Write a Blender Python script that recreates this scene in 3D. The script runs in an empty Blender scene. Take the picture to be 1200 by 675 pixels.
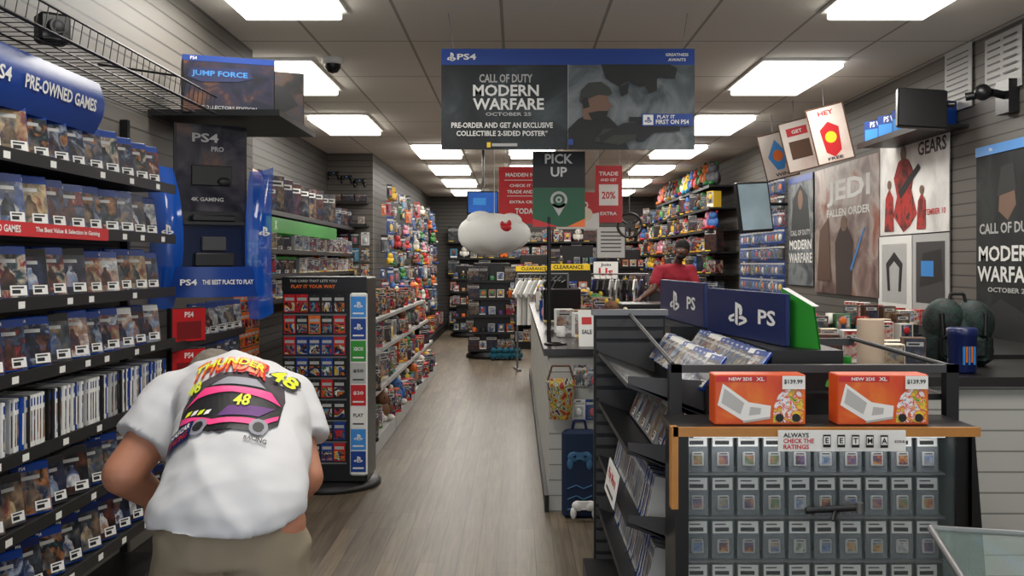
import bpy, bmesh, math, random
from mathutils import Vector, Matrix, Euler, noise as mnoise
from mathutils.bvhtree import BVHTree
R=random.Random(11)
SC=bpy.context.scene
COL=SC.collection
pi=math.pi
def rad(a): return a*pi/180
# ---------------------------------------------------------------- materials
MATS={}
def lin(c):
    return tuple((x/255/12.92 if x/255<=.04045 else ((x/255+.055)/1.055)**2.4) for x in c)+(1,)
def newmat(name):
    m=bpy.data.materials.new(name); m.use_nodes=True
    nt=m.node_tree; b=nt.nodes['Principled BSDF']; MATS[name]=m
    return m,nt,b
def M(name,rgb=None,rough=.5,metal=0,emit=0,alpha=1,trans=0,var=.07,vs=9):
    if name in MATS: return MATS[name]
    m,nt,b=newmat(name); N=nt.nodes; L=nt.links
    b.inputs['Roughness'].default_value=rough; b.inputs['Metallic'].default_value=metal
    tc=N.new('ShaderNodeTexCoord'); no=N.new('ShaderNodeTexNoise'); no.inputs['Scale'].default_value=vs
    mr=N.new('ShaderNodeMapRange'); mr.inputs[3].default_value=1-var; mr.inputs[4].default_value=1+var
    hs=N.new('ShaderNodeHueSaturation'); hs.inputs['Color'].default_value=lin(rgb)
    L.new(tc.outputs['Object'],no.inputs['Vector']); L.new(no.outputs[0],mr.inputs[0]); L.new(mr.outputs[0],hs.inputs['Value'])
    L.new(hs.outputs[0],b.inputs['Base Color'])
    if emit: L.new(hs.outputs[0],b.inputs['Emission Color']); b.inputs['Emission Strength'].default_value=emit
    if alpha<1: b.inputs['Alpha'].default_value=alpha
    return m
def ramp(N,cols,lo=0,hi=1,const=True):
    cr=N.new('ShaderNodeValToRGB'); e=cr.color_ramp.elements; n=len(cols)
    if const: cr.color_ramp.interpolation='CONSTANT'
    while len(e)<n: e.new(.5)
    for i,c in enumerate(cols):
        e[i].position=lo+(hi-lo)*i/(n if const else max(1,n-1)); e[i].color=lin(c)
    return cr
GP=[(20,40,88),(14,16,22),(92,56,44),(64,80,104),(18,22,36),(120,36,34),(170,158,140),(34,56,64),(26,26,30),(150,100,62),(96,98,106),(20,34,66),(130,140,154),(24,26,32)]
TP=[(180,30,34),(24,24,28),(225,185,50),(216,212,202),(30,74,155),(20,20,24),(210,104,40),(46,108,60),(218,218,216),(60,40,34),(86,54,106),(180,138,100),(54,136,170),(36,36,44),(180,54,82)]
def RA(name,sc=14,pal=GP,lo=.35,hi=1.15,rough=.35,span=.55,const=True,det=3):
    """printed art whose colours differ from object to object"""
    m,nt,b=newmat(name); N=nt.nodes; L=nt.links
    tc=N.new('ShaderNodeTexCoord'); oi=N.new('ShaderNodeObjectInfo')
    w=N.new('ShaderNodeMath'); w.operation='MULTIPLY'; w.inputs[1].default_value=97.3; L.new(oi.outputs['Random'],w.inputs[0])
    n1=N.new('ShaderNodeTexNoise'); n1.noise_dimensions='4D'; n1.inputs['Scale'].default_value=sc; n1.inputs['Detail'].default_value=det; n1.inputs['Distortion'].default_value=.7
    n2=N.new('ShaderNodeTexNoise'); n2.noise_dimensions='4D'; n2.inputs['Scale'].default_value=sc*2.4; n2.inputs['Detail'].default_value=det
    for n in (n1,n2): L.new(tc.outputs['Object'],n.inputs['Vector']); L.new(w.outputs[0],n.inputs['W'])
    hm=N.new('ShaderNodeMath'); hm.operation='MULTIPLY_ADD'; hm.inputs[1].default_value=span*2; L.new(n1.outputs[0],hm.inputs[0]); L.new(w.outputs[0],hm.inputs[2])
    f2=N.new('ShaderNodeMath'); f2.operation='FRACT'; L.new(hm.outputs[0],f2.inputs[0])
    cr=ramp(N,pal,const=const); L.new(f2.outputs[0],cr.inputs[0])
    mr=N.new('ShaderNodeMapRange'); mr.inputs[1].default_value=.35; mr.inputs[2].default_value=.65; mr.inputs[3].default_value=lo; mr.inputs[4].default_value=hi
    L.new(n2.outputs[0],mr.inputs[0]); hs=N.new('ShaderNodeHueSaturation'); L.new(cr.outputs[0],hs.inputs['Color']); L.new(mr.outputs[0],hs.inputs['Value'])
    L.new(hs.outputs[0],b.inputs['Base Color']); b.inputs['Roughness'].default_value=rough
    return m
def RC(name,pal,rough=.6,mul=31.7):
    m,nt,b=newmat(name); N=nt.nodes; L=nt.links
    oi=N.new('ShaderNodeObjectInfo'); w=N.new('ShaderNodeMath'); w.operation='MULTIPLY'; w.inputs[1].default_value=mul
    fr=N.new('ShaderNodeMath'); fr.operation='FRACT'; L.new(oi.outputs['Random'],w.inputs[0]); L.new(w.outputs[0],fr.inputs[0])
    cr=ramp(N,pal); L.new(fr.outputs[0],cr.inputs[0]); L.new(cr.outputs[0],b.inputs['Base Color']); b.inputs['Roughness'].default_value=rough
    return m
def PA(name,cols,sc=4,rough=.35,det=4,dist=.6,seed=0):
    """fixed printed artwork: blotchy palette"""
    if name in MATS: return MATS[name]
    m,nt,b=newmat(name); N=nt.nodes; L=nt.links
    tc=N.new('ShaderNodeTexCoord'); mp=N.new('ShaderNodeMapping'); mp.inputs['Location'].default_value=(seed,seed*1.7,seed*.3)
    no=N.new('ShaderNodeTexNoise'); no.inputs['Scale'].default_value=sc; no.inputs['Detail'].default_value=det; no.inputs['Distortion'].default_value=dist
    cr=ramp(N,cols,.3,.7,False)
    L.new(tc.outputs['Object'],mp.inputs[0]); L.new(mp.outputs[0],no.inputs['Vector']); L.new(no.outputs[0],cr.inputs[0]); L.new(cr.outputs[0],b.inputs['Base Color'])
    b.inputs['Roughness'].default_value=rough
    return m
def slat(name,rgb,pitch=.08,groove=.13,dark=.25):
    m,nt,b=newmat(name); N=nt.nodes; L=nt.links
    tc=N.new('ShaderNodeTexCoord'); sp=N.new('ShaderNodeSeparateXYZ'); L.new(tc.outputs['Object'],sp.inputs[0])
    d=N.new('ShaderNodeMath'); d.operation='DIVIDE'; d.inputs[1].default_value=pitch; L.new(sp.outputs[2],d.inputs[0])
    f=N.new('ShaderNodeMath'); f.operation='FRACT'; L.new(d.outputs[0],f.inputs[0])
    g=N.new('ShaderNodeMath'); g.operation='GREATER_THAN'; g.inputs[1].default_value=groove; L.new(f.outputs[0],g.inputs[0])
    no=N.new('ShaderNodeTexNoise'); no.inputs['Scale'].default_value=2; L.new(tc.outputs['Object'],no.inputs['Vector'])
    mr=N.new('ShaderNodeMapRange'); mr.inputs[3].default_value=.9; mr.inputs[4].default_value=1.08; L.new(no.outputs[0],mr.inputs[0])
    hs=N.new('ShaderNodeHueSaturation'); hs.inputs['Color'].default_value=lin(rgb); L.new(mr.outputs[0],hs.inputs['Value'])
    mx=N.new('ShaderNodeMix'); mx.data_type='RGBA'; c=lin(rgb); mx.inputs[6].default_value=(c[0]*dark,c[1]*dark,c[2]*dark,1)
    L.new(g.outputs[0],mx.inputs[0]); L.new(hs.outputs[0],mx.inputs[7]); L.new(mx.outputs[2],b.inputs['Base Color'])
    bp=N.new('ShaderNodeBump'); bp.inputs['Distance'].default_value=.01; L.new(g.outputs[0],bp.inputs['Height']); L.new(bp.outputs[0],b.inputs['Normal'])
    b.inputs['Roughness'].default_value=.55
    return m
def floor_mat():
    m,nt,b=newmat('floor_planks'); N=nt.nodes; L=nt.links
    tc=N.new('ShaderNodeTexCoord'); sp=N.new('ShaderNodeSeparateXYZ'); L.new(tc.outputs['Object'],sp.inputs[0])
    cb=N.new('ShaderNodeCombineXYZ'); L.new(sp.outputs[1],cb.inputs[0]); L.new(sp.outputs[0],cb.inputs[1])
    br=N.new('ShaderNodeTexBrick'); br.offset=.37; br.inputs['Scale'].default_value=1; br.inputs['Brick Width'].default_value=.95; br.inputs['Row Height'].default_value=.095
    br.inputs['Mortar Size'].default_value=.0018; br.inputs['Color1'].default_value=lin((117,104,86)); br.inputs['Color2'].default_value=lin((96,85,71)); br.inputs['Mortar'].default_value=lin((58,50,42))
    L.new(cb.outputs[0],br.inputs['Vector'])
    mp=N.new('ShaderNodeMapping'); mp.inputs['Scale'].default_value=(34,1.6,1); L.new(tc.outputs['Object'],mp.inputs[0])
    no=N.new('ShaderNodeTexNoise'); no.inputs['Scale'].default_value=1.3; no.inputs['Detail'].default_value=6; no.inputs['Distortion'].default_value=.8; L.new(mp.outputs[0],no.inputs['Vector'])
    mr=N.new('ShaderNodeMapRange'); mr.inputs[1].default_value=.3; mr.inputs[2].default_value=.7; mr.inputs[3].default_value=.6; mr.inputs[4].default_value=1.26; L.new(no.outputs[0],mr.inputs[0])
    hs=N.new('ShaderNodeHueSaturation'); L.new(br.outputs[0],hs.inputs['Color']); L.new(mr.outputs[0],hs.inputs['Value']); L.new(hs.outputs[0],b.inputs['Base Color'])
    b.inputs['Roughness'].default_value=.38
    return m
def ceil_mat():
    m,nt,b=newmat('ceiling_tiles'); N=nt.nodes; L=nt.links
    tc=N.new('ShaderNodeTexCoord'); mp=N.new('ShaderNodeMapping'); mp.inputs['Location'].default_value=(.085,-.32,0); L.new(tc.outputs['Object'],mp.inputs[0])
    br=N.new('ShaderNodeTexBrick'); br.offset=0; br.inputs['Scale'].default_value=1; br.inputs['Brick Width'].default_value=.61; br.inputs['Row Height'].default_value=1.22
    br.inputs['Mortar Size'].default_value=.010; br.inputs['Color1'].default_value=lin((240,235,227)); br.inputs['Color2'].default_value=lin((234,229,220)); br.inputs['Mortar'].default_value=lin((172,168,161))
    L.new(mp.outputs[0],br.inputs['Vector'])
    no=N.new('ShaderNodeTexNoise'); no.inputs['Scale'].default_value=60; L.new(tc.outputs['Object'],no.inputs['Vector'])
    mr=N.new('ShaderNodeMapRange'); mr.inputs[3].default_value=.9; mr.inputs[4].default_value=1.04; L.new(no.outputs[0],mr.inputs[0])
    hs=N.new('ShaderNodeHueSaturation'); L.new(br.outputs[0],hs.inputs['Color']); L.new(mr.outputs[0],hs.inputs['Value']); L.new(hs.outputs[0],b.inputs['Base Color'])
    b.inputs['Roughness'].default_value=.9
    return m
BLK=M('black_metal',(26,26,28),.45,.2); BLK2=M('black_plastic',(16,16,18),.35); DG=M('dark_grey',(58,58,60),.5)
GRY=M('grey_metal',(120,120,122),.4,.6); LG=M('light_grey',(178,178,176),.5); WH=M('white_paint',(228,228,224),.5,var=.03); INK=M('ink_black',(20,20,22),.5)
BLU=M('brand_blue',(10,58,140),.35); DBL=M('deep_blue',(14,30,82),.35); LBL=M('light_blue',(60,140,215),.35); RED=M('red_print',(190,28,34),.4); DRED=M('dark_red',(120,16,20),.45)
GRN=M('green_print',(46,140,46),.4); DGRN=M('pickup_green',(16,84,52),.45); YEL=M('yellow_print',(240,205,40),.45); ORG=M('orange_print',(232,112,30),.4); PNK=M('pink_print',(235,60,130),.5)
WOOD=M('amber_wood_edge',(176,120,56),.4,var=.2,vs=20); CLR=M('clear_plastic',(205,215,222),.08,alpha=.13); GLS=M('glass_pane',(170,190,190),.03,alpha=.06)
CREAM=M('cream',(225,214,190),.6); BRN=M('brown',(88,58,40),.6); TEAL=M('teal_fur',(16,84,104),.9)
# ---------------------------------------------------------------- mesh builder
TXT={}
def text_geo(t,bold):
    k=(t,bold)
    if k in TXT: return TXT[k]
    cu=bpy.data.curves.new('t','FONT'); cu.body=t; cu.resolution_u=2; cu.size=1
    if bold: cu.offset=.025
    ob=bpy.data.objects.new('t',cu); COL.objects.link(ob)
    dg=bpy.context.evaluated_depsgraph_get(); me=bpy.data.meshes.new_from_object(ob.evaluated_get(dg))
    vs=[v.co.copy() for v in me.vertices]; fs=[tuple(p.vertices) for p in me.polygons]
    bpy.data.objects.remove(ob); bpy.data.curves.remove(cu); bpy.data.meshes.remove(me)
    x0=min(v.x for v in vs); x1=max(v.x for v in vs); y0=min(v.y for v in vs); y1=max(v.y for v in vs)
    vs=[((v.x-x0)/(y1-y0)-(x1-x0)/(y1-y0)/2,(v.y-y0)/(y1-y0)-.5) for v in vs]
    TXT[k]=(vs,fs,(x1-x0)/(y1-y0)); return TXT[k]
PSP=[[(-.14,-.42),(.02,-.5),(.02,.45),(-.14,.5)],[(.02,.45),(.02,.28),(.1,.22),(.1,-.02),(.2,-.06),(.28,.02),(.3,.22),(.22,.38)],
[(-.2,-.0),(-.5,-.12),(-.58,-.26),(-.44,-.38),(-.2,-.34),(-.2,-.24),(-.36,-.26),(-.38,-.2),(-.2,-.12)],[(.08,-.1),(.3,-.06),(.52,-.14),(.58,-.26),(.44,-.36),(.08,-.5),(.08,-.38),(.34,-.28),(.36,-.22),(.08,-.2)]]
class MB:
    def __init__(s): s.v=[];s.f=[];s.m=[];s.sm=[];s.mats=[]
    def mi(s,m):
        if m not in s.mats: s.mats.append(m)
        return s.mats.index(m)
    def add(s,vs,fs,mat,T=None,sm=False):
        o=len(s.v); i=s.mi(mat)
        for v in vs:
            v=Vector(v)
            if T is not None: v=T@v
            s.v.append(v)
        for f in fs: s.f.append(tuple(o+k for k in f)); s.m.append(i); s.sm.append(sm)
        return s
    def box(s,x0,x1,y0,y1,z0,z1,mat,T=None):
        vs=[(x0,y0,z0),(x1,y0,z0),(x1,y1,z0),(x0,y1,z0),(x0,y0,z1),(x1,y0,z1),(x1,y1,z1),(x0,y1,z1)]
        fs=[(0,3,2,1),(4,5,6,7),(0,1,5,4),(1,2,6,5),(2,3,7,6),(3,0,4,7)]
        return s.add(vs,fs,mat,T)
    def bbox(s,x0,x1,y0,y1,z0,z1,mat,b=.004,T=None):
        """bevelled box"""
        vs=[];
        for z,i in ((z0,b),(z0+b,0),(z1-b,0),(z1,b)):
            a0,a1,c0,c1=x0+i,x1-i,y0+i,y1-i
            vs+=[(a0+b,c0,z),(a1-b,c0,z),(a1,c0+b,z),(a1,c1-b,z),(a1-b,c1,z),(a0+b,c1,z),(a0,c1-b,z),(a0,c0+b,z)]
        fs=[tuple(range(7,-1,-1)),tuple(range(24,32))]
        for k in range(3):
            for j in range(8): fs.append((k*8+j,k*8+(j+1)%8,k*8+8+(j+1)%8,k*8+8+j))
        return s.add(vs,fs,mat,T)
    def q(s,x0,x1,z0,z1,y,mat,T=None): return s.add([(x0,y,z0),(x1,y,z0),(x1,y,z1),(x0,y,z1)],[(0,1,2,3)],mat,T)
    def cyl(s,p0,p1,r0,r1,mat,n=10,caps=True,sm=True):
        p0=Vector(p0);p1=Vector(p1);d=(p1-p0).normalized(); a=d.orthogonal().normalized(); b=d.cross(a)
        vs=[];
        for p,r in((p0,r0),(p1,r1)):
            for i in range(n):
                t=2*pi*i/n; vs.append(p+a*(r*math.cos(t))+b*(r*math.sin(t)))
        s.add(vs,[(i,(i+1)%n,n+(i+1)%n,n+i) for i in range(n)],mat,sm=sm)
        if caps: s.add(vs,[tuple(range(n-1,-1,-1)),tuple(range(n,2*n))],mat)
        return s
    def tube(s,pts,r,mat,n=6):
        for a,b in zip(pts,pts[1:]): s.cyl(a,b,r,r,mat,n)
        return s
    def ell(s,c,r,mat,n=14,m=9,T=None):
        c=Vector(c); vs=[]; 
        for j in range(m+1):
            ph=-pi/2+pi*j/m
            for i in range(n):
                t=2*pi*i/n; vs.append(Vector((c.x+r[0]*math.cos(ph)*math.cos(t),c.y+r[1]*math.cos(ph)*math.sin(t),c.z+r[2]*math.sin(ph))))
        return s.add(vs,[(j*n+i,j*n+(i+1)%n,(j+1)*n+(i+1)%n,(j+1)*n+i) for j in range(m) for i in range(n)],mat,T,True)
    def lathe(s,prof,mat,n=20,c=(0,0,0),sm=True):
        vs=[];
        for r,z in prof:
            for i in range(n):
                t=2*pi*i/n; vs.append((c[0]+r*math.cos(t),c[1]+r*math.sin(t),c[2]+z))
        return s.add(vs,[(j*n+i,j*n+(i+1)%n,(j+1)*n+(i+1)%n,(j+1)*n+i) for j in range(len(prof)-1) for i in range(n)],mat,sm=sm)
    def text(s,t,cx,cz,y,h,mat,w=None,bold=True,al='c',skew=0):
        vs,fs,asp=text_geo(t,bold); sx=(w/asp) if w else h
        ox=cx
        if al=='l': ox=cx+asp*sx/2
        return s.add([(ox+(a+skew*b)*sx,y,cz+b*h) for a,b in vs],fs,mat)
    def symbol(s,cx,cz,y,h,w,mat):
        for p in PSP: s.add([(cx+a*w,y,cz+b*h) for a,b in p],[tuple(range(len(p)))],mat)
    def mesh(s,name):
        me=bpy.data.meshes.new(name); me.from_pydata([tuple(v) for v in s.v],[],s.f)
        for m in s.mats: me.materials.append(m)
        for p,i,k in zip(me.polygons,s.m,s.sm): p.material_index=i; p.use_smooth=k
        me.update(); return me
def obj(name,mb,loc=(0,0,0),rot=(0,0,0),label=None,cat=None,parent=None,group=None,kind=None,link=True):
    me=mb.mesh(name) if isinstance(mb,MB) else mb
    o=bpy.data.objects.new(name,me); o.location=loc; o.rotation_euler=rot
    if link: COL.objects.link(o)
    if parent is not None: o.parent=parent
    if label: o['label']=label
    if cat and parent is None: o['category']=cat
    if group: o['group']=group
    if kind: o['kind']=kind
    return o
def empty(name,loc,rot,label,cat,group=None):
    o=bpy.data.objects.new(name,None); o.empty_display_size=.05; o.location=loc; o.rotation_euler=rot
    COL.objects.link(o)
    o['label']=label; o['category']=cat
    if group: o['group']=group
    return o
def clone(p,loc,rot=(0,0,0),sc=None,group=None,label=None):
    o=p.copy(); COL.objects.link(o); o.location=loc; o.rotation_euler=rot
    if sc: o.scale=(sc,sc,sc) if not isinstance(sc,tuple) else sc
    if group: o['group']=group
    if label: o['label']=label
    return o
def decor(mb,w,h,y,items):
    k=0
    for it in items:
        k+=1; yy=y-.0007*k; t=it[0]
        if t=='t':
            _,tx,cx,cz,hh,mat=it[:6]; ww=it[6] if len(it)>6 else None
            mb.text(tx,cx*w,cz*h,yy,hh*h,mat,ww*w if ww else None)
        elif t=='q': _,a,b,c,d,mat=it; mb.q(a*w,b*w,c*h,d*h,yy,mat)
        elif t=='p': _,pts,mat=it; mb.add([(a*w,yy,b*h) for a,b in pts],[tuple(range(len(pts)))],mat)
        elif t=='s': _,cx,cz,ww,hh,mat=it; mb.symbol(cx*w,cz*h,yy,hh*h,ww*w,mat)
        elif t=='e':
            _,cx,cz,rx,rz,mat=it; mb.add([(cx*w+rx*w*math.cos(2*pi*i/20),yy,cz*h+rz*h*math.sin(2*pi*i/20)) for i in range(20)],[tuple(range(20))],mat)
def sign(name,label,cat,w,h,bg,items,loc,rz=0,rx=0,t=.006,edge=None,group=None,strings=None,ry=0):
    mb=MB(); mb.box(-w/2,w/2,-t/2,t/2,-h/2,h/2,edge or bg); mb.q(-w/2+(.012 if edge else 0),w/2-(.012 if edge else 0),-h/2+(.012 if edge else 0),h/2-(.012 if edge else 0),-t/2-.0003,bg)
    decor(mb,w,h,-t/2-.0004,items)
    o=obj(name,mb,loc,(rx,ry,rz),label,cat,group=group)
    if strings:
        for sx in strings:
            m2=MB(); m2.cyl((sx*w,0,h/2-.005),(sx*w*1.05,0,2.9-loc[2]),.0025,.0025,GRY,5)
            obj('hanging_cord',m2,parent=o)
    return o
# ---------------------------------------------------------------- setting
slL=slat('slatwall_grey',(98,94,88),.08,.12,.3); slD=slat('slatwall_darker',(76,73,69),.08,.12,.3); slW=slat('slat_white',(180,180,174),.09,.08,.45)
mb=MB(); mb.box(-2.7,3.2,-1,21.7,-.1,0,floor_mat()); obj('floor',mb,kind='structure')
mb=MB(); mb.box(-2.7,3.2,-1,21.7,2.9,3.0,ceil_mat()); obj('ceiling',mb,kind='structure')
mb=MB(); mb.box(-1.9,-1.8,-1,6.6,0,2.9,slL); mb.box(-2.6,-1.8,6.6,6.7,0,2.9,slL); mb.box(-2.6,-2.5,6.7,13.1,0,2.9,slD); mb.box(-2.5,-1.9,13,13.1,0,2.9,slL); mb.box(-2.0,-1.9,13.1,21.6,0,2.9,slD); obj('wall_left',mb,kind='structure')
mb=MB(); mb.box(3.0,3.1,-1,21.6,0,2.9,slL); obj('wall_right',mb,kind='structure')
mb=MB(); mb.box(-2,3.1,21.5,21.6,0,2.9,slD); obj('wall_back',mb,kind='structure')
mb=MB(); mb.box(-1.8,-1.785,-1,6.6,.0,.1,BLK); obj('baseboard_left',mb,kind='structure')
mb=MB(); mb.box(2.985,3.0,-1,4.2,.0,.1,BLK); obj('baseboard_right',mb,kind='structure')
# troffers
TRE=M('diffuser_glow',(255,250,240),.5,emit=5,var=.01)
def troffer(x,y,p=34):
    mb=MB(); w,l=.305,.61
    mb.box(-w,w,-l,l,-.02,0,WH)
    o=obj('ceiling_light',mb,(x,y,2.9),label='fluorescent ceiling panel with white frame and shallow diffuser',cat='ceiling light',group='ceiling light panels')
    m2=MB(); m2.bbox(-w+.03,w-.03,-l+.03,l-.03,-.065,-.021,TRE,.008); obj('diffuser',m2,parent=o)  # drop depth added so the glowing sides brighten the ceiling around it
    ld=bpy.data.lights.new('lamp','AREA'); ld.shape='RECTANGLE'; ld.size=.54; ld.size_y=1.15; ld.energy=p; ld.color=(1,.96,.9)
    lo=bpy.data.objects.new('lamp',ld); COL.objects.link(lo); lo.location=(0,0,-.07); lo.parent=o
for i,y in enumerate((2.4,5.03,7.55,10.1,12.5,14.95,17.4,19.8)):  # first row is out of view, added to light the foreground
    xs=(-.4,2.05) if i==0 else (-1.27,2.05) if i==1 else (-1.75,2.05) if i<4 else (-1.0,.2,2.05)
    for x in xs: troffer(x,y,25 if i<4 else 16)
# ---------------------------------------------------------------- prototypes
PROTOS=[]
def proto(name,mb,label,cat):
    o=obj(name,mb,label=label,cat=cat,link=False); PROTOS.append(o); return o
ART=RA('cover_art',16,GP,.4,1.3,span=.5,const=False,det=4); ARTL=RA('cover_art_light',16,[(190,190,188),(110,130,160),(150,110,84),(200,200,198),(60,80,124),(90,92,98),(176,156,120),(120,60,56),(70,84,100)],.5,1.15,span=.5,const=False,det=4); ARTD=RA('cover_art_dark',14,[(14,16,22),(36,44,66),(82,44,34),(20,20,24),(60,68,76),(116,96,74),(16,30,60)],.3,1.4,const=False,det=4); TOYA=RA('toy_print',12,TP,.45,1.1,span=.9)
TOYR=RC('toy_colour',TP); TOYP=RC('toy_colour_b',[(225,185,50),(218,214,204),(110,72,46),(185,40,44),(54,100,165),(210,135,155),(80,80,86),(210,104,40),(70,135,72)],mul=57.1)
def case(top,body,art,label,txt=None,tm=WH):
    mb=MB(); w,h,t=.135,.171,.015
    mb.bbox(-w/2,w/2,-t/2,t/2,0,h,body,.003); y=-t/2-.0005
    mb.q(-w/2+.005,w/2-.004,.006,h-.028,y,art); mb.q(-w/2+.005,w/2-.004,h-.028,h-.004,y,top)
    if txt: mb.text(txt,-.03,h-.016,y-.0006,.012,tm)
    mb.add([(-.03,y-.0004,.03),(.03,y-.0004,.03),(.022,y-.0004,.075),(.008,y-.0004,.088),(.006,y-.0004,.104),(-.008,y-.0004,.104),(-.01,y-.0004,.088),(-.024,y-.0004,.07)],[tuple(range(8))],ARTD if art is not ARTD else ARTL)
    mb.q(.004,w/2-.008,.012,.044,y-.0006,WH); mb.q(.01,w/2-.03,.018,.03,y-.001,INK); mb.q(.01,w/2-.018,.034,.04,y-.001,DG)
    mb.q(-w/2+.014,.03,.116,.128,y-.0006,LG)
    return proto('game_case',mb,label,'video game')
CB=M('case_blue_plastic',(20,66,150),.2); CG=M('case_green_plastic',(50,150,50),.2); CW=M('case_clear_plastic',(170,175,180),.2)
G_B=case(BLU,CB,ART,'blue plastic video game case with printed cover','PS4'); G_B2=case(DBL,CB,ARTD,'blue plastic video game case with dark cover','PS4'); G_B3=case(BLU,CB,ARTL,'blue plastic video game case with pale cover','PS4')
G_G=case(GRN,CG,ART,'green plastic video game case with printed cover'); G_W=case(RED,CW,ARTL,'clear plastic video game case with bright cover'); G_K=case(INK,DG,ARTD,'black video game case with dark cover'); G_S=case(WH,CW,ARTL,'video game case with white title band',)
def spine(body,st,label,t=.0075):
    mb=MB(); mb.bbox(-t,t,-.068,.068,0,.171,body,.002); mb.q(-t*.6,t*.6,.02,.12,-.0686,st); mb.q(-t*.6,t*.6,.135,.16,-.0686,BLU)
    return proto('game_case',mb,label,'video game')
S1=spine(WH,ARTL,'video game case standing spine out, white spine'); S2=spine(CB,WH,'blue video game case standing spine out'); S3=spine(INK,ARTD,'black video game case standing spine out'); S4=spine(LG,ART,'pale video game case standing spine out')
S5=spine(LG,ARTL,'thick pale game case standing spine out',.011); S6=spine(CW,ART,'thick clear game case standing spine out',.011)
def blister(art,label):
    mb=MB(); w,h=.11,.17
    mb.box(-w/2,w/2,-.001,.001,-h,0,art); mb.q(-.02,.02,-.02,-.01,-.002,BLK); mb.cyl((0,-.03,-.012),(0,.13,-.006),.002,.002,GRY,4)
    mb.q(-w/2+.005,w/2-.005,-.045,-.024,-.0018,LG); mb.bbox(-w/2+.015,w/2-.015,-.03,-.001,-h+.015,-.055,CLR,.005); mb.ell((0,-.013,-.105),(.025,.01,.035),TOYR,8,6)
    return proto('blister_pack',mb,label,'accessory pack')
B1=blister(TOYA,'hanging blister pack on a bright printed card'); B2=blister(M('card_blue',(22,60,128),.4),'hanging accessory pack on a blue card'); B3=blister(INK,'hanging accessory pack on a black card'); B4=blister(ARTL,'hanging toy pack on a pale card'); B5=blister(TOYR,'hanging toy pack on a plain coloured card')
def carton(w,h,d,a,b,label,name='boxed_toy'):
    mb=MB(); mb.bbox(-w/2,w/2,-d/2,d/2,0,h,b,.002); y=-d/2-.0006
    mb.q(-w/2+.004,w/2-.004,.02,h-.004,y,a); mb.q(-w/2+.012,w/2-.012,h*.72,h*.86,y-.0006,LG); mb.q(-w/2+.02,w/2-.03,h*.76,h*.82,y-.0012,INK); mb.q(-w/2+.012,0,.005,.017,y,YEL)
    mb.q(-w/2+.01,w/2-.01,.01,h-.01,d/2+.0006,a)
    mb.add([(w/2+.0006,-d/2+.004,.01),(w/2+.0006,d/2-.004,.01),(w/2+.0006,d/2-.004,h-.01),(w/2+.0006,-d/2+.004,h-.01)],[(0,1,2,3)],a)
    return proto(name,mb,label,'boxed toy')
K1=carton(.15,.2,.09,TOYA,TOYR,'brightly printed cardboard toy box'); K2=carton(.24,.17,.1,ART,INK,'dark printed cardboard toy box'); K3=carton(.12,.16,.1,ARTL,WH,'pale cardboard figure box'); K4=carton(.2,.26,.1,ARTD,INK,'tall black printed carton'); K5=carton(.2,.14,.12,TOYA,RED,'red printed cardboard carton')
def figbox():
    mb=MB(); mb.box(-.06,.06,-.045,.045,0,.16,TOYR); mb.q(-.05,.05,.04,.15,-.0456,ARTL); mb.q(-.055,.055,.005,.035,-.0458,WH); mb.ell((0,-.046,.105),(.03,.006,.03),TOYP,10,6); mb.box(-.018,.018,-.05,-.045,.045,.08,ART)
    return proto('figure_box',mb,'window box holding a collectible figure','boxed toy')
K6=figbox()
def plush(P1,P2,label):
    mb=MB(); mb.ell((0,0,.07),(.07,.06,.075),P1); mb.ell((0,-.01,.165),(.058,.052,.052),P1); 
    for s in(-1,1):
        mb.ell((s*.045,0,.21),(.018,.012,.024),P2,8,6); mb.ell((s*.07,-.02,.09),(.022,.022,.045),P1,8,6); mb.ell((s*.035,-.06,.025),(.026,.04,.024),P2,8,6); mb.ell((s*.02,-.058,.175),(.006,.005,.008),INK,6,4)
    return proto('plush_toy',mb,label,'plush toy')
PL=plush(TOYP,TOYR,'small stuffed animal toy'); PLT=plush(TEAL,BLK,'small teal stuffed animal toy')
def fig():
    mb=MB(); mb.cyl((0,0,0),(0,0,.01),.035,.033,INK,12)
    for s in(-1,1): mb.cyl((s*.015,0,.01),(s*.01,0,.08),.009,.012,TOYR,8); mb.cyl((s*.03,0,.13),(s*.05,-.02,.08),.009,.007,TOYP,8)
    mb.ell((0,0,.11),(.028,.018,.038),TOYP,10,7); mb.ell((0,0,.165),(.02,.02,.023),CREAM,10,7); return proto('toy_figure',mb,'small standing toy figure on a round base','figurine')
FG=fig()
def mug():
    mb=MB(); mb.lathe([(0,0),(.035,0),(.038,.01),(.038,.095),(.034,.095),(.032,.012),(0,.012)],TOYR,14); mb.tube([(.036,0,.075),(.058,0,.065),(.058,0,.035),(.036,0,.025)],.005,TOYR); return proto('mug',mb,'glossy colourful ceramic drinking mug','mug')
MG=mug()
TAG=MB(); TAG.box(0,.001,-.02,.02,-.011,.011,WH); TAGM=TAG.mesh('price_tag')
def shelf(x0,x1,y0,y1,z,ax,label='black metal wall shelf with front lip',group='metal shelves',tags=False):
    """ax '+x','-x','-y' : side of the price rail"""
    mb=MB(); mb.box(x0,x1,y0,y1,-.02,0,BLK)
    if ax=='+x': mb.box(x1,x1+.006,y0,y1,-.03,.012,BLK)
    elif ax=='-x': mb.box(x0-.006,x0,y0,y1,-.03,.012,BLK)
    else: mb.box(x0,x1,y0-.006,y0,-.03,.012,BLK)
    o=obj('shelf',mb,(0,0,z),label=label,cat='shelf',group=group)
    if tags:
        yy=y0+.25
        while yy<y1-.08: obj('price_tag',TAGM,(x1+.0065,yy,-.012),parent=o); yy+=.16+R.random()*.25
    return o
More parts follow.
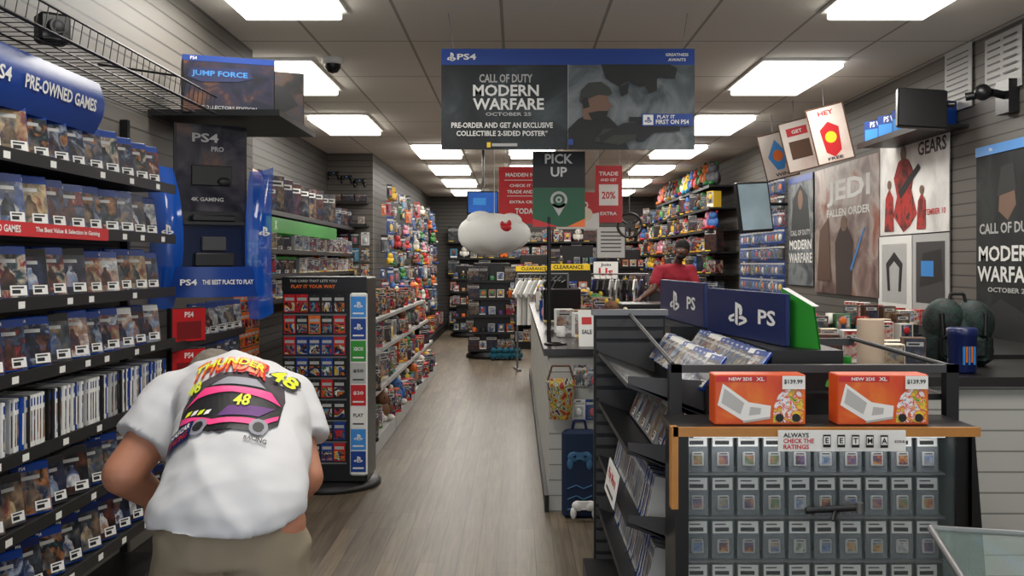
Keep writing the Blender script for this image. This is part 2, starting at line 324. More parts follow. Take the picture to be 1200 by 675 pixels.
def fill(ax,fix,a0,a1,z,protos,step,rz,group,tilt=0,jit=.02,deep=1,dd=.016,sc=1,rj=0,prob=1,sj=.04):
    a=a0
    while a<a1:
        if R.random()<prob:
            p=R.choice(protos); r=rz+R.uniform(-rj,rj); s=sc*R.uniform(1-sj,1+sj)
            for k in range(deep):
                off=k*dd; 
                back=Vector((math.sin(r)*-1,math.cos(r),0))
                b=Vector((fix,a,z)) if ax=='y' else Vector((a,fix,z))
                b=b+back*off
                clone(p,b,(-tilt,0,r),s,group)
        a+=step*R.uniform(1-jit,1+jit)
# ---------------------------------------------------------------- LEFT WALL game bay
ZS=[1.79,1.565,1.33,1.10,.85,.61,.37,.14]
for i,z in enumerate(ZS): shelf(-1.8,-1.55,2.45,4.45,z,'+x','black metal game shelf with price tags','left game shelves',i<7)
for y in (2.43,4.47):
    mb=MB(); mb.box(-1.8,-1.765,y-.015,y+.015,.1,2.1,BLK); obj('shelf_upright',mb,label='black slotted metal shelf upright on wall',cat='shelf upright',group='shelf uprights')
for i,z in enumerate(ZS[:7]):
    gp='video games on wall shelf %s'%('top','second','third','fourth','fifth','sixth','seventh','bottom')[i]
    if i==4:
        y=2.75
        while y<4.42:
            p=R.choice([S1,S1,S2,S3,S4,S4,S1]); clone(p,(-1.645+R.uniform(-.006,.006),y,z),(0,R.uniform(-.02,.02),pi/2),None,gp); y+=.0185+(R.random()<.06)*.03
    else:
        pr=[[G_B,G_B3,G_B],[G_B,G_B3,G_B2,G_B,G_B3],[G_B,G_B2,G_K,G_B3],[G_B2,G_K,G_B,G_B3,G_S],[],[G_B2,G_B,G_K],[G_B2,G_B]][i]
        fill('y',-1.6,2.80,4.38,z+.003,pr,.146,rad(66),gp,rad(9),.06,2 if i<4 else 1,.02,1,.14)
# pre-owned header sign (curved)
mb=MB(); n=8; w=.95; vs=[]
for k in range(n+1):
    t=-.5+k/n; z=t*.19; y=-.03*math.cos(t*pi)
    vs+=[(-w/2,y,z),(w/2,y,z)]
mb.add(vs,[(2*k,2*k+1,2*k+3,2*k+2) for k in range(n)],BLU,sm=True)
mb.add([(a,b+.004,c) for a,b,c in vs],[(2*k+2,2*k+3,2*k+1,2*k) for k in range(n)],DBL,sm=True)
mb.symbol(-.385,0,-.036,.06,.05,WH); mb.text('PS4',-.27,.0,-.036,.045,WH,.11); mb.text('PRE-OWNED GAMES',.13,0,-.036,.045,WH,.52)
mb.box(-.4,-.36,0,.19,.0,.02,BLK); mb.box(.36,.4,0,.19,.0,.02,BLK)
obj('header_sign',mb,(-1.58,3.22,2.03),(rad(6),0,pi/2),'curved blue pre-owned games header sign above shelves','sign')
sign('shelf_sign','red strip sign advertising pre-owned games on shelf edge','sign',1.15,.045,RED,[('t','PRE-OWNED GAMES',-.2,0,.5,WH,.26),('t','The Best Value & Selection in Gaming',.22,0,.45,WH,.42)],(-1.537,3.12,1.555),pi/2,t=.003)
# wire shelf
mb=MB(); 
for x in (-1.78,-1.7,-1.62,-1.54,-1.46): mb.cyl((x,2.3,2.17),(x,4.75,2.17),.0035,.0035,BLK,5)
for z in (2.17,2.25): mb.cyl((-1.45,2.3,z),(-1.45,4.75,z),.0045,.0045,BLK,5)
y=2.3
while y<4.74:
    mb.cyl((-1.79,y,2.175),(-1.45,y,2.175),.0018,.0018,BLK,4); mb.cyl((-1.45,y,2.175),(-1.45,y+.025,2.25),.0018,.0018,BLK,4); y+=.06
for y in (2.9,4.2): mb.cyl((-1.79,y,2.3),(-1.45,y,2.25),.005,.005,BLK,5)
obj('wire_shelf',mb,label='black wire shelf mounted high on slatwall',cat='wire shelf')
mb=MB(); mb.bbox(-.05,.05,-.04,.04,0,.1,BLK2,.01); mb.cyl((0,-.04,.05),(0,-.07,.05),.03,.026,BLK2,14); mb.ell((0,-.068,.05),(.02,.008,.02),DG); obj('webcam',mb,(-1.56,3.30,2.185),(0,0,.7),'small black camera device on wire shelf','camera')
# ledge with collector boxes
mb=MB(); mb.box(-1.8,-1.16,4.80,5.66,2.175,2.185,BLK); mb.box(-1.165,-1.158,4.80,5.66,2.17,2.2,BLK); mb.box(-1.8,-1.16,4.793,4.80,2.17,2.2,BLK)
obj('display_ledge',mb,label='thin black metal ledge holding large collector boxes',cat='shelf')
CAR=PA('box_dark_art',[(8,8,16),(14,16,34),(24,28,56),(50,36,50),(110,70,46)],9,.5,seed=3); CAR2=PA('box_dark_art_b',[(8,8,10),(20,18,18),(60,42,30),(40,40,50)],10,.5,seed=9)
def cbox(name,w,h,d,art,items,loc,rz,label,side=None,cat='boxed collector edition',body=None,group=None):
    mb=MB(); mb.bbox(-w/2,w/2,-d/2,d/2,0,h,body or INK,.004); mb.q(-w/2+.005,w/2-.005,.005,h-.005,-d/2-.0006,art)
    x=w/2+.0006; mb.add([(x,-d/2+.005,.005),(x,d/2-.005,.005),(x,d/2-.005,h-.005),(x,-d/2+.005,h-.005)],[(0,1,2,3)],side or art)
    sub=MB(); decor(sub,w,h,-d/2-.0008,items)
    o=len(mb.v)
    for v in sub.v: v.z+=h/2; mb.v.append(v)
    for f,m_,s_ in zip(sub.f,sub.m,sub.sm): mb.f.append(tuple(o+k for k in f)); mb.m.append(mb.mi(sub.mats[m_])); mb.sm.append(s_)
    return obj(name,mb,loc,(0,0,rz),label,cat,group=group)
cbox('collector_box',.44,.28,.3,CAR,[('q',-.5,.5,.4,.5,BLU),('t','PS4',-.38,.45,.06,WH),('p',[(-.45,.12),(-.4,.28),(.2,.31),(.26,.14),(.1,.07),(-.3,.04)],DBL),('t','JUMP FORCE',-.1,.18,.12,LBL,.6),('t','COLLECTORS EDITION',0,-.40,.06,LG,.6)],(-1.47,4.99,2.186),rad(20),'large dark collector edition box with blue title')
cbox('collector_box',.3,.3,.3,CAR2,[('p',[(-.4,.0),(-.1,.28),(.2,.2),(.4,-.1),(.1,-.25),(-.2,-.2)],INK),('t','COLLECTORS EDITION',0,-.42,.05,YEL,.7)],(-1.36,5.44,2.186),rad(25),'dark collector edition box with gold artwork',CAR)
# dome camera
mb=MB(); mb.lathe([(0,0),(.075,0),(.075,-.035),(.06,-.045)],WH,20); mb.lathe([(.06,-.04),(.056,-.07),(.035,-.1),(0,-.11)],BLK2,20)
obj('security_camera',mb,(-1.3,6.95,2.9),label='dark dome security camera on the ceiling',cat='security camera')
# console wall display
e=empty('console_display',(-1.535,4.95,1.28),(0,0,rad(30)),'blue and black console promotion display mounted on wall','promotional display')
TB=M('translucent_blue',(22,92,200),.08,alpha=.72,var=.25,vs=3)
mb=MB(); mb.box(-.18,.18,.02,.04,.1,.87,BLK2); mb.box(-.15,.15,-.06,.03,.36,.375,BLK2); mb.bbox(-.11,.11,-.05,.02,.375,.41,BLK2,.008); mb.box(-.15,.15,-.02,.02,.15,.36,M('display_blue_dark',(16,30,64),.15)); mb.bbox(-.1,.1,-.06,-.02,.15,.22,BLK2,.008); mb.bbox(-.06,.06,-.05,-.02,.23,.3,DG,.004); obj('back_panel',mb,parent=e)
mb=MB(); mb.q(-.17,.17,.43,.865,.012,PA('gloss_poster',[(30,30,38),(50,50,60),(84,80,86),(120,96,84)],5,.08,seed=5)); mb.text('PS4',-.03,.80,.01,.045,LG,.13); mb.text('PRO',.03,.745,.01,.025,LG); mb.text('4K GAMING',-.02,.49,.01,.02,LG,.16); mb.bbox(-.1,.1,-.004,.01,.56,.66,INK,.003); mb.ell((.06,-.006,.58),(.035,.01,.022),INK,10,6); obj('poster',mb,parent=e)
for s in(-1,1):
    mb=MB(); vs=[];n=16
    for k in range(n+1):
        t=k/n; z=-.06+.70*t-(.06 if s>0 else 0)*(1-t); bl=.06*math.sin(t*pi); ex=.04*(2*t-1)**2
        vs+=[(s*(.15+ex),-.0-bl,z),(s*(.20+ex),-.03-bl,z),(s*(.26+ex*.8),-.02-bl,z+.02),(s*(.30+ex*.5),.02-bl*.6,z+.03)]
    mb.add(vs,[(4*k+j,4*k+j+1,4*k+j+5,4*k+j+4) for k in range(n) for j in(0,1,2)],TB,sm=True)
    mb.symbol(s*.235,.33,-.112,.05,.05,WH); 
    obj('side_wing',mb,parent=e,label='curved glossy blue side wing')
mb=MB(); vs=[]; n=8
for k in range(n+1):
    x=-.25+.5*k/n; y=-.04-.08*math.cos(math.pi*(k/n-.5)); vs+=[(x,y,.0),(x,y,.15)]
mb.add(vs,[(2*k,2*k+2,2*k+3,2*k+1) for k in range(n)],BLU,sm=True); mb.box(-.25,.25,-.04,.03,.13,.15,BLU); mb.text('PS4',-.14,.075,-.127,.03,WH,.08); mb.text('THE BEST PLACE TO PLAY',.05,.075,-.127,.024,WH,.25)
obj('footer_band',mb,parent=e,label='curved blue band with white slogan')
for z in (1.06,.86,.64): 
    shelf(-1.8,-1.62,4.6,5.85,z,'+x',group='small shelves beneath display')
    fill('y',-1.66,5.15,5.8,z+.003,[G_B,G_B3,G_B2],.15,rad(60),'video games beneath display',rad(6),.03)
for k,z in enumerate((1.06,.86)):
    cbox('red_game_pack',.2,.17,.04,RED,[('t','PS4',0,.3,.16,WH),('q',-.35,.35,-.4,.1,DRED)],(-1.62,4.82,z+.001),rad(55),'red cardboard game bundle pack',cat='game pack')
# gift cards / green + orange pegs
def gcard(a,label):
    mb=MB(); mb.box(-.036,.036,-.001,.001,-.1,0,a); mb.q(-.03,.03,-.095,-.045,-.0018,TOYA); mb.q(-.028,.028,-.035,-.018,-.0018,LG); mb.cyl((0,-.02,-.008),(0,.1,-.005),.0018,.0018,GRY,4); return proto('gift_card',mb,label,'gift card')
GC=[gcard(GRN,'hanging bright green gift card'),gcard(ORG,'hanging bright orange gift card'),gcard(RED,'hanging bright red gift card'),gcard(BLU,'hanging deep blue gift card'),gcard(INK,'hanging glossy black gift card'),gcard(WH,'hanging plain white gift card')]
for k in range(9):
    z=1.6-.115*k
    for j in range(6): clone(GC[0] if k<3 else GC[1] if k<7 else R.choice(GC),(-1.7,5.98+j*.085,z),(0,0,rad(70)),None,'gift cards on wall pegs')
# ---------------------------------------------------------------- gift card tower fixture
e=empty('gift_card_fixture',(-1.22,6.45,0),(0,0,0),'black gift card tower with printed column and round base','display stand')
mb=MB(); mb.bbox(-.27,.27,-.2,.2,.05,1.36,BLK2,.01); mb.box(-.27,.27,-.215,-.2,1.27,1.36,BLK2)
for k in range(8): mb.box(-.26,.14,-.212,-.2,.17+k*.135,.18+k*.135,GRY)
obj('body',mb,parent=e)
mb=MB(); mb.lathe([(0,0),(.33,0),(.33,.025),(.29,.05),(0,.05)],BLK,28); obj('base',mb,parent=e)
mb=MB(); mb.text('THE CARD THAT LETS YOU',-.07,1.335,-.217,.016,LG,.3); mb.text('PLAY IT YOUR WAY',-.07,1.30,-.217,.022,ORG,.28); obj('header',mb,parent=e)
cols=[LBL,BLU,GRN,LG,RED,WH,LBL,BLU]
mb=MB(); mb.bbox(.165,.275,-.235,-.2,.1,1.26,WH,.01)
for k,c in enumerate(cols):
    z0=.125+(7-k)*.14; mb.q(.172,.268,z0,z0+.132,-.2363,c)
    if c in(BLU,LBL): mb.symbol(.22,z0+.08,-.237,.04,.05,WH)
    else: mb.text({2:'XBOX',3:'$50',4:'$20',5:'PLAY'}.get(k,'$10'),.22,z0+.08,-.237,.024,INK if c in(WH,LG) else WH,.065)
    mb.q(.185,.255,z0+.02,z0+.03,-.237,WH if c not in(WH,LG) else DG)
obj('card_column',mb,parent=e,label='column of large printed gift card panels')
for k in range(8):
    for j in range(5): clone(GC[R.choice([2,4,4,4,3,1,2,4,3])],(-1.44+j*.079,6.232,1.25-.135*k),(rad(3),0,0),(1.05,1,1.15),'gift cards on tower')
# ---------------------------------------------------------------- left low toy run
TOYS=[K1,K3,K5,K6,PL,FG,MG,K2,PL,K1]
for sec in range(4):
    y0=7.1+sec*1.5; y1=y0+1.46
    e=empty('toy_gondola',(0,0,0),(0,0,0),'low grey metal gondola shelving stocked with toys','shelving unit','toy gondolas')
    mb=MB(); mb.box(-1.62,-1.58,y0,y1,.0,1.05,DG); obj('back_panel',mb,parent=e)
    mb=MB(); mb.box(-1.58,-1.05,y0,y1,.0,.12,LG); obj('base_deck',mb,parent=e)
    for z,x in((.42,-1.12),(.7,-1.18),(.96,-1.22)):
        mb=MB(); mb.box(-1.58,x,y0,y1,z-.02,z,LG); mb.box(x,x+.008,y0,y1,z-.03,z+.003,LG); obj('shelf',mb,parent=e)
    for z,x in((.12,-1.1),(.42,-1.18),(.7,-1.24),(.96,-1.3)):
        fill('y',x-.04,y0+.12,y1-.06,z+.001,TOYS,.165,rad(65),'toys on low gondola',0,.25,1,0,1.05,.35,1,.2)
# ---------------------------------------------------------------- left recess wall shelves
for z in (1.12,1.34,1.56,1.9): 
    shelf(-2.5,-2.12,6.9,12.9,z,'+x',group='recess wall shelves')
    if z<1.8: fill('y',-2.2,8.0,12.8,z+.002,[K3,K3,G_G,K1],.34,rad(65),'games on recess shelves',0,.1)
fill('y',-2.3,7.3,12.8,1.902,[K4,K2,K4,K2],.36,rad(60),'large boxes on recess top shelf',0,.1,1,0,1.35)
sign('platform_sign','bright green header sign above recess shelves','sign',3.2,.13,GRN,[('t','X',-.4,0,.6,WH)],(-2.09,9.8,1.78),pi/2)
mb=MB(); mb.ell((0,0,.14),(.1,.12,.12),BRN); mb.ell((0,-.07,.1),(.07,.06,.06),DG); mb.cyl((0,0,-.0),(0,0,.06),.08,.09,BLK2,14); obj('mask_helmet',mb,(-2.0,7.35,1.902),(0,0,.9),'brown and grey collectible helmet on shelf','helmet')
for k in range(3):
    mb=MB(); 
    for s in(-1,1): mb.ell((s*.05,0,0),(.035,.02,.035),BLK2,10,7); mb.ell((s*.065,0,-.045),(.018,.015,.035),BLK2,8,6)
    mb.box(-.05,.05,-.015,.015,-.02,.03,BLK2); mb.ell((0,-.016,.01),(.012,.004,.012),LBL,8,5); mb.cyl((0,0,.02),(0,.1,.02),.004,.004,GRY,5)
    obj('game_controller',mb,(-2.4+k*.17,12.9,2.62-.05*k),label='black game controller hanging on slatwall',cat='game controller',group='hanging controllers')
for z,P in((2.25,K2),(1.95,K3)):
    shelf(-2.5,-1.95,12.82,13.0,z,'-y')
    for j in range(3): clone(P,(-2.38+j*.17,12.92,z+.001),(0,0,0),.65,'boxes on slatwall face')
for zi in range(4):
    for j in range(4): clone(R.choice([B1,B3,B5]),(-2.4+j*.14,12.87,1.85-zi*.21),(0,0,0),1,'hanging packs on slatwall face')
# far left wall pegs
mb=MB(); mb.box(-1.9,-1.5,13.15,21.4,0,.15,BLK); obj('floor_plinth',mb,label='black base plinth beneath hanging toys',cat='shelving')
for zi in range(9):
    z=2.5-zi*.22; y=13.25+R.random()*.3
    while y<21.3:
        q=R.random()
        if q<.86: clone(R.choice([B1,B1,B3,B3,B3,B2,B4,B5,B5]),(-1.76+R.uniform(-.05,.05),y,z+R.uniform(-.05,.05)),(0,0,rad(62)),R.uniform(.75,1.6),'hanging packs on far side wall')
        else: clone(PL,(-1.72,y,z-.2),(0,0,rad(62)),R.uniform(.7,1.0),'plush toys hung on far side wall')
        y+=.33*R.uniform(.7,1.5)
fill('y',-1.65,13.3,21.3,.151,TOYS,.4,rad(70),'toys along side wall base',0,.1,1,0,1.3)
# ---------------------------------------------------------------- back wall
for z in (.15,.5,.85,1.2,1.55,1.9):
    shelf(-1.45,2.9,21.12,21.5,z,'-y',group='back wall shelves')
    fill('x',21.24,-1.35,2.8,z+.002,[K1,K2,K2,K3,K4,K4,K6,PL,K1],.22,0,'goods on back wall shelves',0,.1,1,0,1.25,0,1,.15)
# TVs
def tv(name,loc,rot,w,h,scr,label,arm=None,items=()):
    e=empty(name,loc,rot,label,'television')
    mb=MB(); mb.bbox(-w/2,w/2,-.02,.03,-h/2,h/2,BLK2,.008); obj('casing',mb,parent=e)
    mb=MB(); mb.q(-w/2+.02,w/2-.02,-h/2+.025,h/2-.02,-.0215,scr); decor(mb,w,h,-.022,items); obj('screen',mb,parent=e)
    if arm:
        mb=MB(); mb.tube([Vector(a) for a in arm],.018,BLK2,8); obj('bracket',mb,parent=e)
    return e
tv('television',(-.42,12.3,2.2),(rad(-8),0,0),.4,.3,M('screen_blue',(40,80,150),.2,emit=.5,var=.5,vs=4),'small television hanging from ceiling showing blue image',[(0,.03,0),(0,.08,.2),(0,.08,.7)],[('q',-.3,.1,-.1,.2,LBL)])
# ---------------------------------------------------------------- centre towers
def tower(x,y,h,label,wd=.36):
    e=empty('spinner_rack',(x,y,0),(0,0,0),label,'display stand','spinner racks')
    mb=MB(); mb.bbox(-wd+.08,wd-.08,-.16,.16,.1,h,BLK2,.01); obj('column',mb,parent=e)
    mb=MB(); mb.lathe([(0,0),(wd+.04,0),(wd+.04,.05),(wd-.02,.1),(0,.1)],BLK,24); obj('base',mb,parent=e)
    for k in range(5):
        z=.13+k*(h-.15)/5; mb=MB(); mb.box(-wd,wd,-.3,.3,z-.02,z,BLK); mb.box(-wd,wd,-.305,-.3,z-.02,z+.02,BLK)
        for s in(-1,1): mb.box(s*(wd-.01)-.01,s*(wd-.01)+.01,-.3,-.16,z,z+.08,BLK)
        obj('shelf',mb,parent=e)
        for j in range(5): clone(R.choice([K3,K6,MG,K1,FG,K4,K6]),(x-.27+j*.135,y-.23,z+.001),(0,0,R.uniform(-.2,.2)),.85,'goods on spinner racks')
    return e
tower(-.37,15.1,1.45,'tall black multi tier spinner rack with novelty goods'); tower(.35,18.2,1.6,'black multi tier rack near back of shop'); tower(-.9,19.4,1.4,'black multi tier rack beside side wall'); tower(1.05,17.2,1.75,'tall black stocked rack behind clothes rail'); tower(2.0,18.2,1.7,'tall black stocked rack beside side cabinets')
for k in range(5): clone(PLT,(-.34+k*.09,14.62+.03*(k%2),.0),(0,0,R.uniform(-.5,.5)),.85,'teal plush toys at rack foot')
# ---------------------------------------------------------------- hanging big banner
SMK=PA('smoky_art',[(8,11,13),(16,21,24),(36,44,47),(72,80,82)],2.6,.5,5,1.0,2); SMK2=PA('smoky_art_b',[(36,42,46),(76,84,88),(120,126,128),(60,66,68)],3,.5,5,1.2,7); SMK3=PA('smoky_art_c',[(4,5,6),(9,11,12),(22,27,28),(40,45,45)],3,.7,5,1.2,4); SK2=M('soldier_shade',(30,32,32),.6); SK3=M('soldier_gear',(54,56,52),.6); SKN=M('soldier_skin',(118,90,74),.6)
it=[('q',-.5,.5,.34,.5,BLU),('q',.0,.5,-.5,.34,SMK2),('s',-.46,.42,.03,.09,WH),('t','PS4',-.40,.42,.06,WH,.075),('t','GREATNESS',.43,.44,.03,WH,.09),('t','AWAITS',.43,.39,.03,WH,.07),('t','CALL OF DUTY',-.245,.205,.085,LG,.21),('t','MODERN',-.245,.085,.115,WH,.26),('t','WARFARE',-.235,-.05,.115,WH,.28),('t','OCTOBER 25',-.235,-.15,.035,LG,.18),
('t','PRE-ORDER AND GET AN EXCLUSIVE',-.26,-.26,.055,WH,.4),('t','COLLECTIBLE 2-SIDED POSTER*',-.26,-.34,.055,WH,.36),('q',-.32,-.305,-.48,-.43,YEL),('q',-.3,-.2,-.47,-.44,LG),('q',-.001,.001,-.5,.34,LG),
('p',[(.0,-.5),(.0,-.3),(.04,-.2),(.08,-.15),(.16,-.18),(.2,-.28),(.24,-.5)],SK2),('p',[(.06,-.2),(.055,-.02),(.075,.06),(.12,.08),(.155,.05),(.16,-.03),(.175,-.07),(.16,-.1),(.155,-.17),(.13,-.22)],SKN),('p',[(.045,-.03),(.05,.08),(.08,.16),(.13,.17),(.165,.11),(.175,.05),(.16,.03),(.12,.04),(.08,.0),(.07,-.08)],SK3),('p',[(.08,-.14),(.12,-.12),(.158,-.12),(.15,-.2),(.1,-.24)],SK2),('p',[(.055,.0),(.075,.02),(.085,-.08),(.06,-.1)],INK),
('p',[(.1,-.42),(.14,-.3),(.26,-.28),(.3,-.36),(.2,-.46)],SK3),('p',[(.12,-.37),(.22,-.24),(.35,-.23),(.44,-.28),(.44,-.32),(.34,-.33),(.3,-.42),(.27,-.42),(.27,-.35),(.18,-.36),(.13,-.44)],INK),('q',.24,.3,-.23,-.18,INK),
('p',[(.13,.34),(.15,.2),(.2,.12),(.24,.18),(.28,.12),(.33,.14),(.36,.22),(.42,.2),(.43,.3),(.4,.34)],SK2),('p',[(.2,.12),(.21,.02),(.235,.05),(.24,.16)],SK2),('p',[(.3,.14),(.32,.05),(.35,.08),(.35,.2)],SK2),
('q',.29,.49,-.27,-.15,BLU),('q',.295,.335,-.26,-.16,WH),('s',.315,-.21,.025,.06,BLU),('t','FIRST ON PS4',.41,-.23,.045,WH,.13),('t','PLAY IT',.385,-.18,.035,WH,.07),('q',.0,.02,-.46,-.4,BLU)]
sign('hanging_banner','large hanging cardboard military shooter game banner','banner',1.47,.585,SMK,it,(.30,5.7,2.40),0,t=.008,strings=(-.45,.45))
# pick up sign on pole
e=empty('pickup_sign',(.26,6.0,.95),(0,0,0),'black and green pick up sign on tall pole','sign')
mb=MB(); mb.cyl((-.06,0,.015),(-.06,0,.78),.013,.013,BLK2,10); mb.lathe([(0,0),(.07,0),(.07,.012),(0,.018)],BLK2,16,(-.02,0,0)); obj('pole',mb,parent=e)
mb=MB(); w,h=.32,.46; mb.bbox(-w/2,w/2,-.008,.008,.72,.72+h,BLK2,.003); mb.q(-w/2,w/2,.72,.72+h*.52,-.009,DGRN); mb.q(-w/2,w/2,.72+h*.52,.72+h,-.0092,INK)
mb.text('PICK',0,1.135,-.0105,.06,WH,.17); mb.text('UP',0,1.055,-.0105,.06,WH,.1)
def disc(mb,cx,cz,r,y,m): mb.add([(cx+r*math.cos(a),y,cz+r*math.sin(a)) for a in [2*pi*i/20 for i in range(20)]],[tuple(range(20))],m)
disc(mb,0,.885,.052,-.011,LG); mb.add([(-.045,-.011,.862),(0,-.011,.785),(.045,-.011,.862)],[(0,1,2)],LG); disc(mb,0,.885,.036,-.012,DGRN); disc(mb,0,.885,.020,-.013,LG); disc(mb,0,.885,.009,-.014,DGRN)
mb.add([(-w/2,-.012,.72),(.0,-.012,.72),(-w/2,-.012,.77)],[(0,1,2)],RED); mb.add([(w/2,-.012,.72),(0.05,-.012,.72),(w/2,-.012,.77)],[(0,1,2)],ORG)
obj('sign_board',mb,parent=e)
sign('hanging_sign','red hanging football game sign with white text','sign',.5,.52,RED,[('t','MADDEN NFL 20',0,.36,.07,WH,.75),('q',-.4,.4,.26,.27,WH),('t','CHECK IT OUT',0,.17,.05,WH,.6),('t','TRADE AND SAVE',0,.06,.06,WH,.7),('q',-.35,.35,-.02,-.01,WH),('t','EXTRA CREDIT',0,-.12,.05,WH,.6),('t','TODAY',0,-.28,.1,WH,.4)],(.09,9.0,2.07),0,strings=(-.4,.4))
sign('hanging_sign','red hanging trade promotion sign','sign',.28,.58,RED,[('t','TRADE',0,.36,.07,WH,.7),('t','AND GET',0,.25,.05,WH,.6),('q',-.35,.35,-.2,.17,WH),('t','20%',0,-.02,.13,RED,.5),('t','EXTRA',0,-.34,.06,WH,.6)],(.94,10.0,2.15),0,strings=(-.4,.4))
sign('hanging_sign','red and white hanging reward sign','sign',.42,.36,RED,[('p',[(-.5,-.5),(.5,-.5),(.5,-.05),(-.5,-.3)],WH),('t','PRO',.05,.15,.2,WH,.4),('e',.2,-.1,.15,.18,CREAM)],(.6,9.6,1.96),0,strings=(-.4,.4))
# cushion hanging
mb=MB(); vs=[];n=24;m=14
for j in range(m+1):
    ph=-pi/2+pi*j/m
    for i in range(n):
        t=2*pi*i/n; r=.3*(1+.05*math.cos(4*t)); sq=math.copysign(abs(math.sin(ph))**.8,math.sin(ph)); vs.append((r*math.cos(ph)*math.cos(t),.17*math.cos(ph)*math.sin(t),.17*sq*(1-.12*math.cos(t)*math.cos(ph))+.012*math.sin(5*t)))
mb.add(vs,[(j*n+i,j*n+(i+1)%n,(j+1)*n+(i+1)%n,(j+1)*n+i) for j in range(m) for i in range(n)],WH,sm=True)
mb.ell((-.12,-.02,.12),(.12,.08,.08),WH); mb.ell((.14,-.02,.11),(.1,.08,.07),WH); mb.ell((.10,-.15,.05),(.05,.02,.035),RED); mb.ell((.13,-.145,.085),(.02,.02,.03),RED); mb.ell((.07,-.15,.08),(.018,.02,.025),RED)
o=obj('plush_cushion',mb,(-.19,8.5,1.70),label='puffy white plush cushion with red patch hanging on cord',cat='plush cushion'); mb=MB(); mb.cyl((0,0,.14),(0,0,1.2),.002,.002,WH,5); obj('hanging_cord',mb,parent=o)
# ---------------------------------------------------------------- aisle counter
CTOP=M('counter_top_dark',(38,36,36),.3); 
e=empty('service_counter',(0,0,0),(0,0,0),'long service counter with pale slatted front and dark top','counter')
mb=MB(); mb.box(.19,.85,5.72,12.6,0,.91,slW); obj('body',mb,parent=e); mb=MB(); mb.box(.16,.88,5.69,12.63,.91,.95,CTOP); obj('worktop',mb,parent=e); mb=MB(); mb.box(.165,.19,5.7,12.6,0,.1,BLK); obj('kick_plate',mb,parent=e)
mb=MB(); PLD=PA('plaid',[(140,36,36),(190,160,60),(60,90,50),(190,186,170),(60,30,60)],34,.6,0,0,4)
mb.lathe([(.06,0),(.08,.18),(.085,.22),(.08,.22),(.075,.18),(.055,.01),(0,.01)],PLD,16); mb.tube([(-.08,0,.2),(-.05,0,.3),(.05,0,.3),(.08,0,.2)],.006,BRN); obj('shopping_basket',mb,(.255,5.62,.56),label='small plaid multicoloured bag hanging on counter front',cat='bag')
mb=MB(); mb.bbox(-.1,.1,-.04,.04,0,.5,M('navy_cloth',(16,36,66),.8),.02); PBL=M('faded_blue_print',(56,104,140),.7)
for s in(-1,1): mb.ell((s*.035,-.04,.35),(.035,.006,.03),PBL,12,6); mb.ell((s*.055,-.04,.31),(.018,.006,.035),PBL,10,6)
mb.box(-.04,.04,-.045,-.04,.335,.375,PBL); mb.ell((-.03,-.046,.355),(.01,.004,.01),DBL,8,5); mb.ell((.03,-.046,.355),(.01,.004,.01),DBL,8,5)
for k in range(3): mb.tube([(-.07,-.042,.05+k*.06),(-.02,-.042,.07+k*.06),(.02,-.042,.05+k*.06),(.07,-.042,.07+k*.06)],.004,PBL)
mb.tube([(-.04,0,.5),(-.03,0,.55),(.03,0,.55),(.04,0,.5)],.008,DBL); obj('backpack',mb,(.36,5.6,.0),label='dark blue bag with controller design standing at counter',cat='bag')
mb=MB(); 
for s in(-1,1): mb.ell((s*.035,0,0),(.035,.02,.03),WH,10,7); mb.ell((s*.06,0,-.04),(.018,.016,.035),WH,8,6)
mb.box(-.04,.04,-.014,.014,-.02,.025,WH); obj('game_controller',mb,(.38,5.49,.09),label='white game controller leaning against blue bag',cat='game controller')
for (x,z,p) in((.37,.86,B1),(.45,.84,B4),(.44,.66,B2),(.36,.66,B5)): clone(p,(x,5.68,z),(0,0,0),.7,'packs hanging on counter front')
sign('price_card','white card leaning on counter top','sign',.1,.22,WH,[('q',-.3,.3,.1,.3,RED),('t','SALE',0,-.1,.12,INK,.6)],(.42,5.85,1.06),.1,rad(-10))
tv('monitor',(.36,7.6,1.13),(0,0,rad(35)),.34,.24,BLK2,'black point of sale monitor on counter',[(0,.03,-.05),(0,.08,-.12),(0,.06,-.17)])
fill('x',6.6,.3,.82,.951,[K5,K1,K3,MG,FG],.13,0,'goods on service counter',0,.2,1,0,.9,.3,1,.2)
fill('x',7.0,.34,.82,.951,[K5,K6,K3,MG,FG,PL],.12,0,'goods on service counter',0,.2,1,0,.9,.4,1,.2)
fill('x',8.3,.3,.82,.951,[K5,K1,K4,K6],.15,0,'goods on service counter',0,.1)
fill('y',.72,7.4,12.4,.951,[K5,K1,K3,K6,K2,PL],.26,rad(-20),'goods on service counter',0,.2,1,0,1,.3)
fill('y',.28,8.6,12.4,.951,[K1,MG,FG,K6,PL],.3,rad(60),'goods on service counter',0,.1)
# T-shirt rack
def tshirt(col,label):
    mb=MB(); prof=[(-.1,.0),(-.14,-.02),(-.26,-.18),(-.2,-.24),(-.15,-.16),(-.16,-.6),(.16,-.6),(.15,-.16),(.2,-.24),(.26,-.18),(.14,-.02),(.1,0),(0,-.03)]
    n=len(prof); mb.add([(x,-.012,z) for x,z in prof]+[(x,.012,z) for x,z in prof],[tuple(range(n)),tuple(range(2*n-1,n-1,-1))]+[(i,n+i,n+(i+1)%n,(i+1)%n) for i in range(n)],col)
    mb.q(-.08,.08,-.3,-.15,-.014,ART); mb.tube([(-.09,0,0),(0,0,.05),(0,0,.09)],.004,GRY,5); mb.tube([(.09,0,0),(0,0,.05)],.004,GRY,5)
    return proto('tshirt',mb,label,'t-shirt')
TS=[tshirt(WH,'white printed t-shirt on hanger'),tshirt(LG,'light grey t-shirt on hanger'),tshirt(INK,'black printed t-shirt on hanger'),tshirt(DBL,'navy blue t-shirt on hanger')]
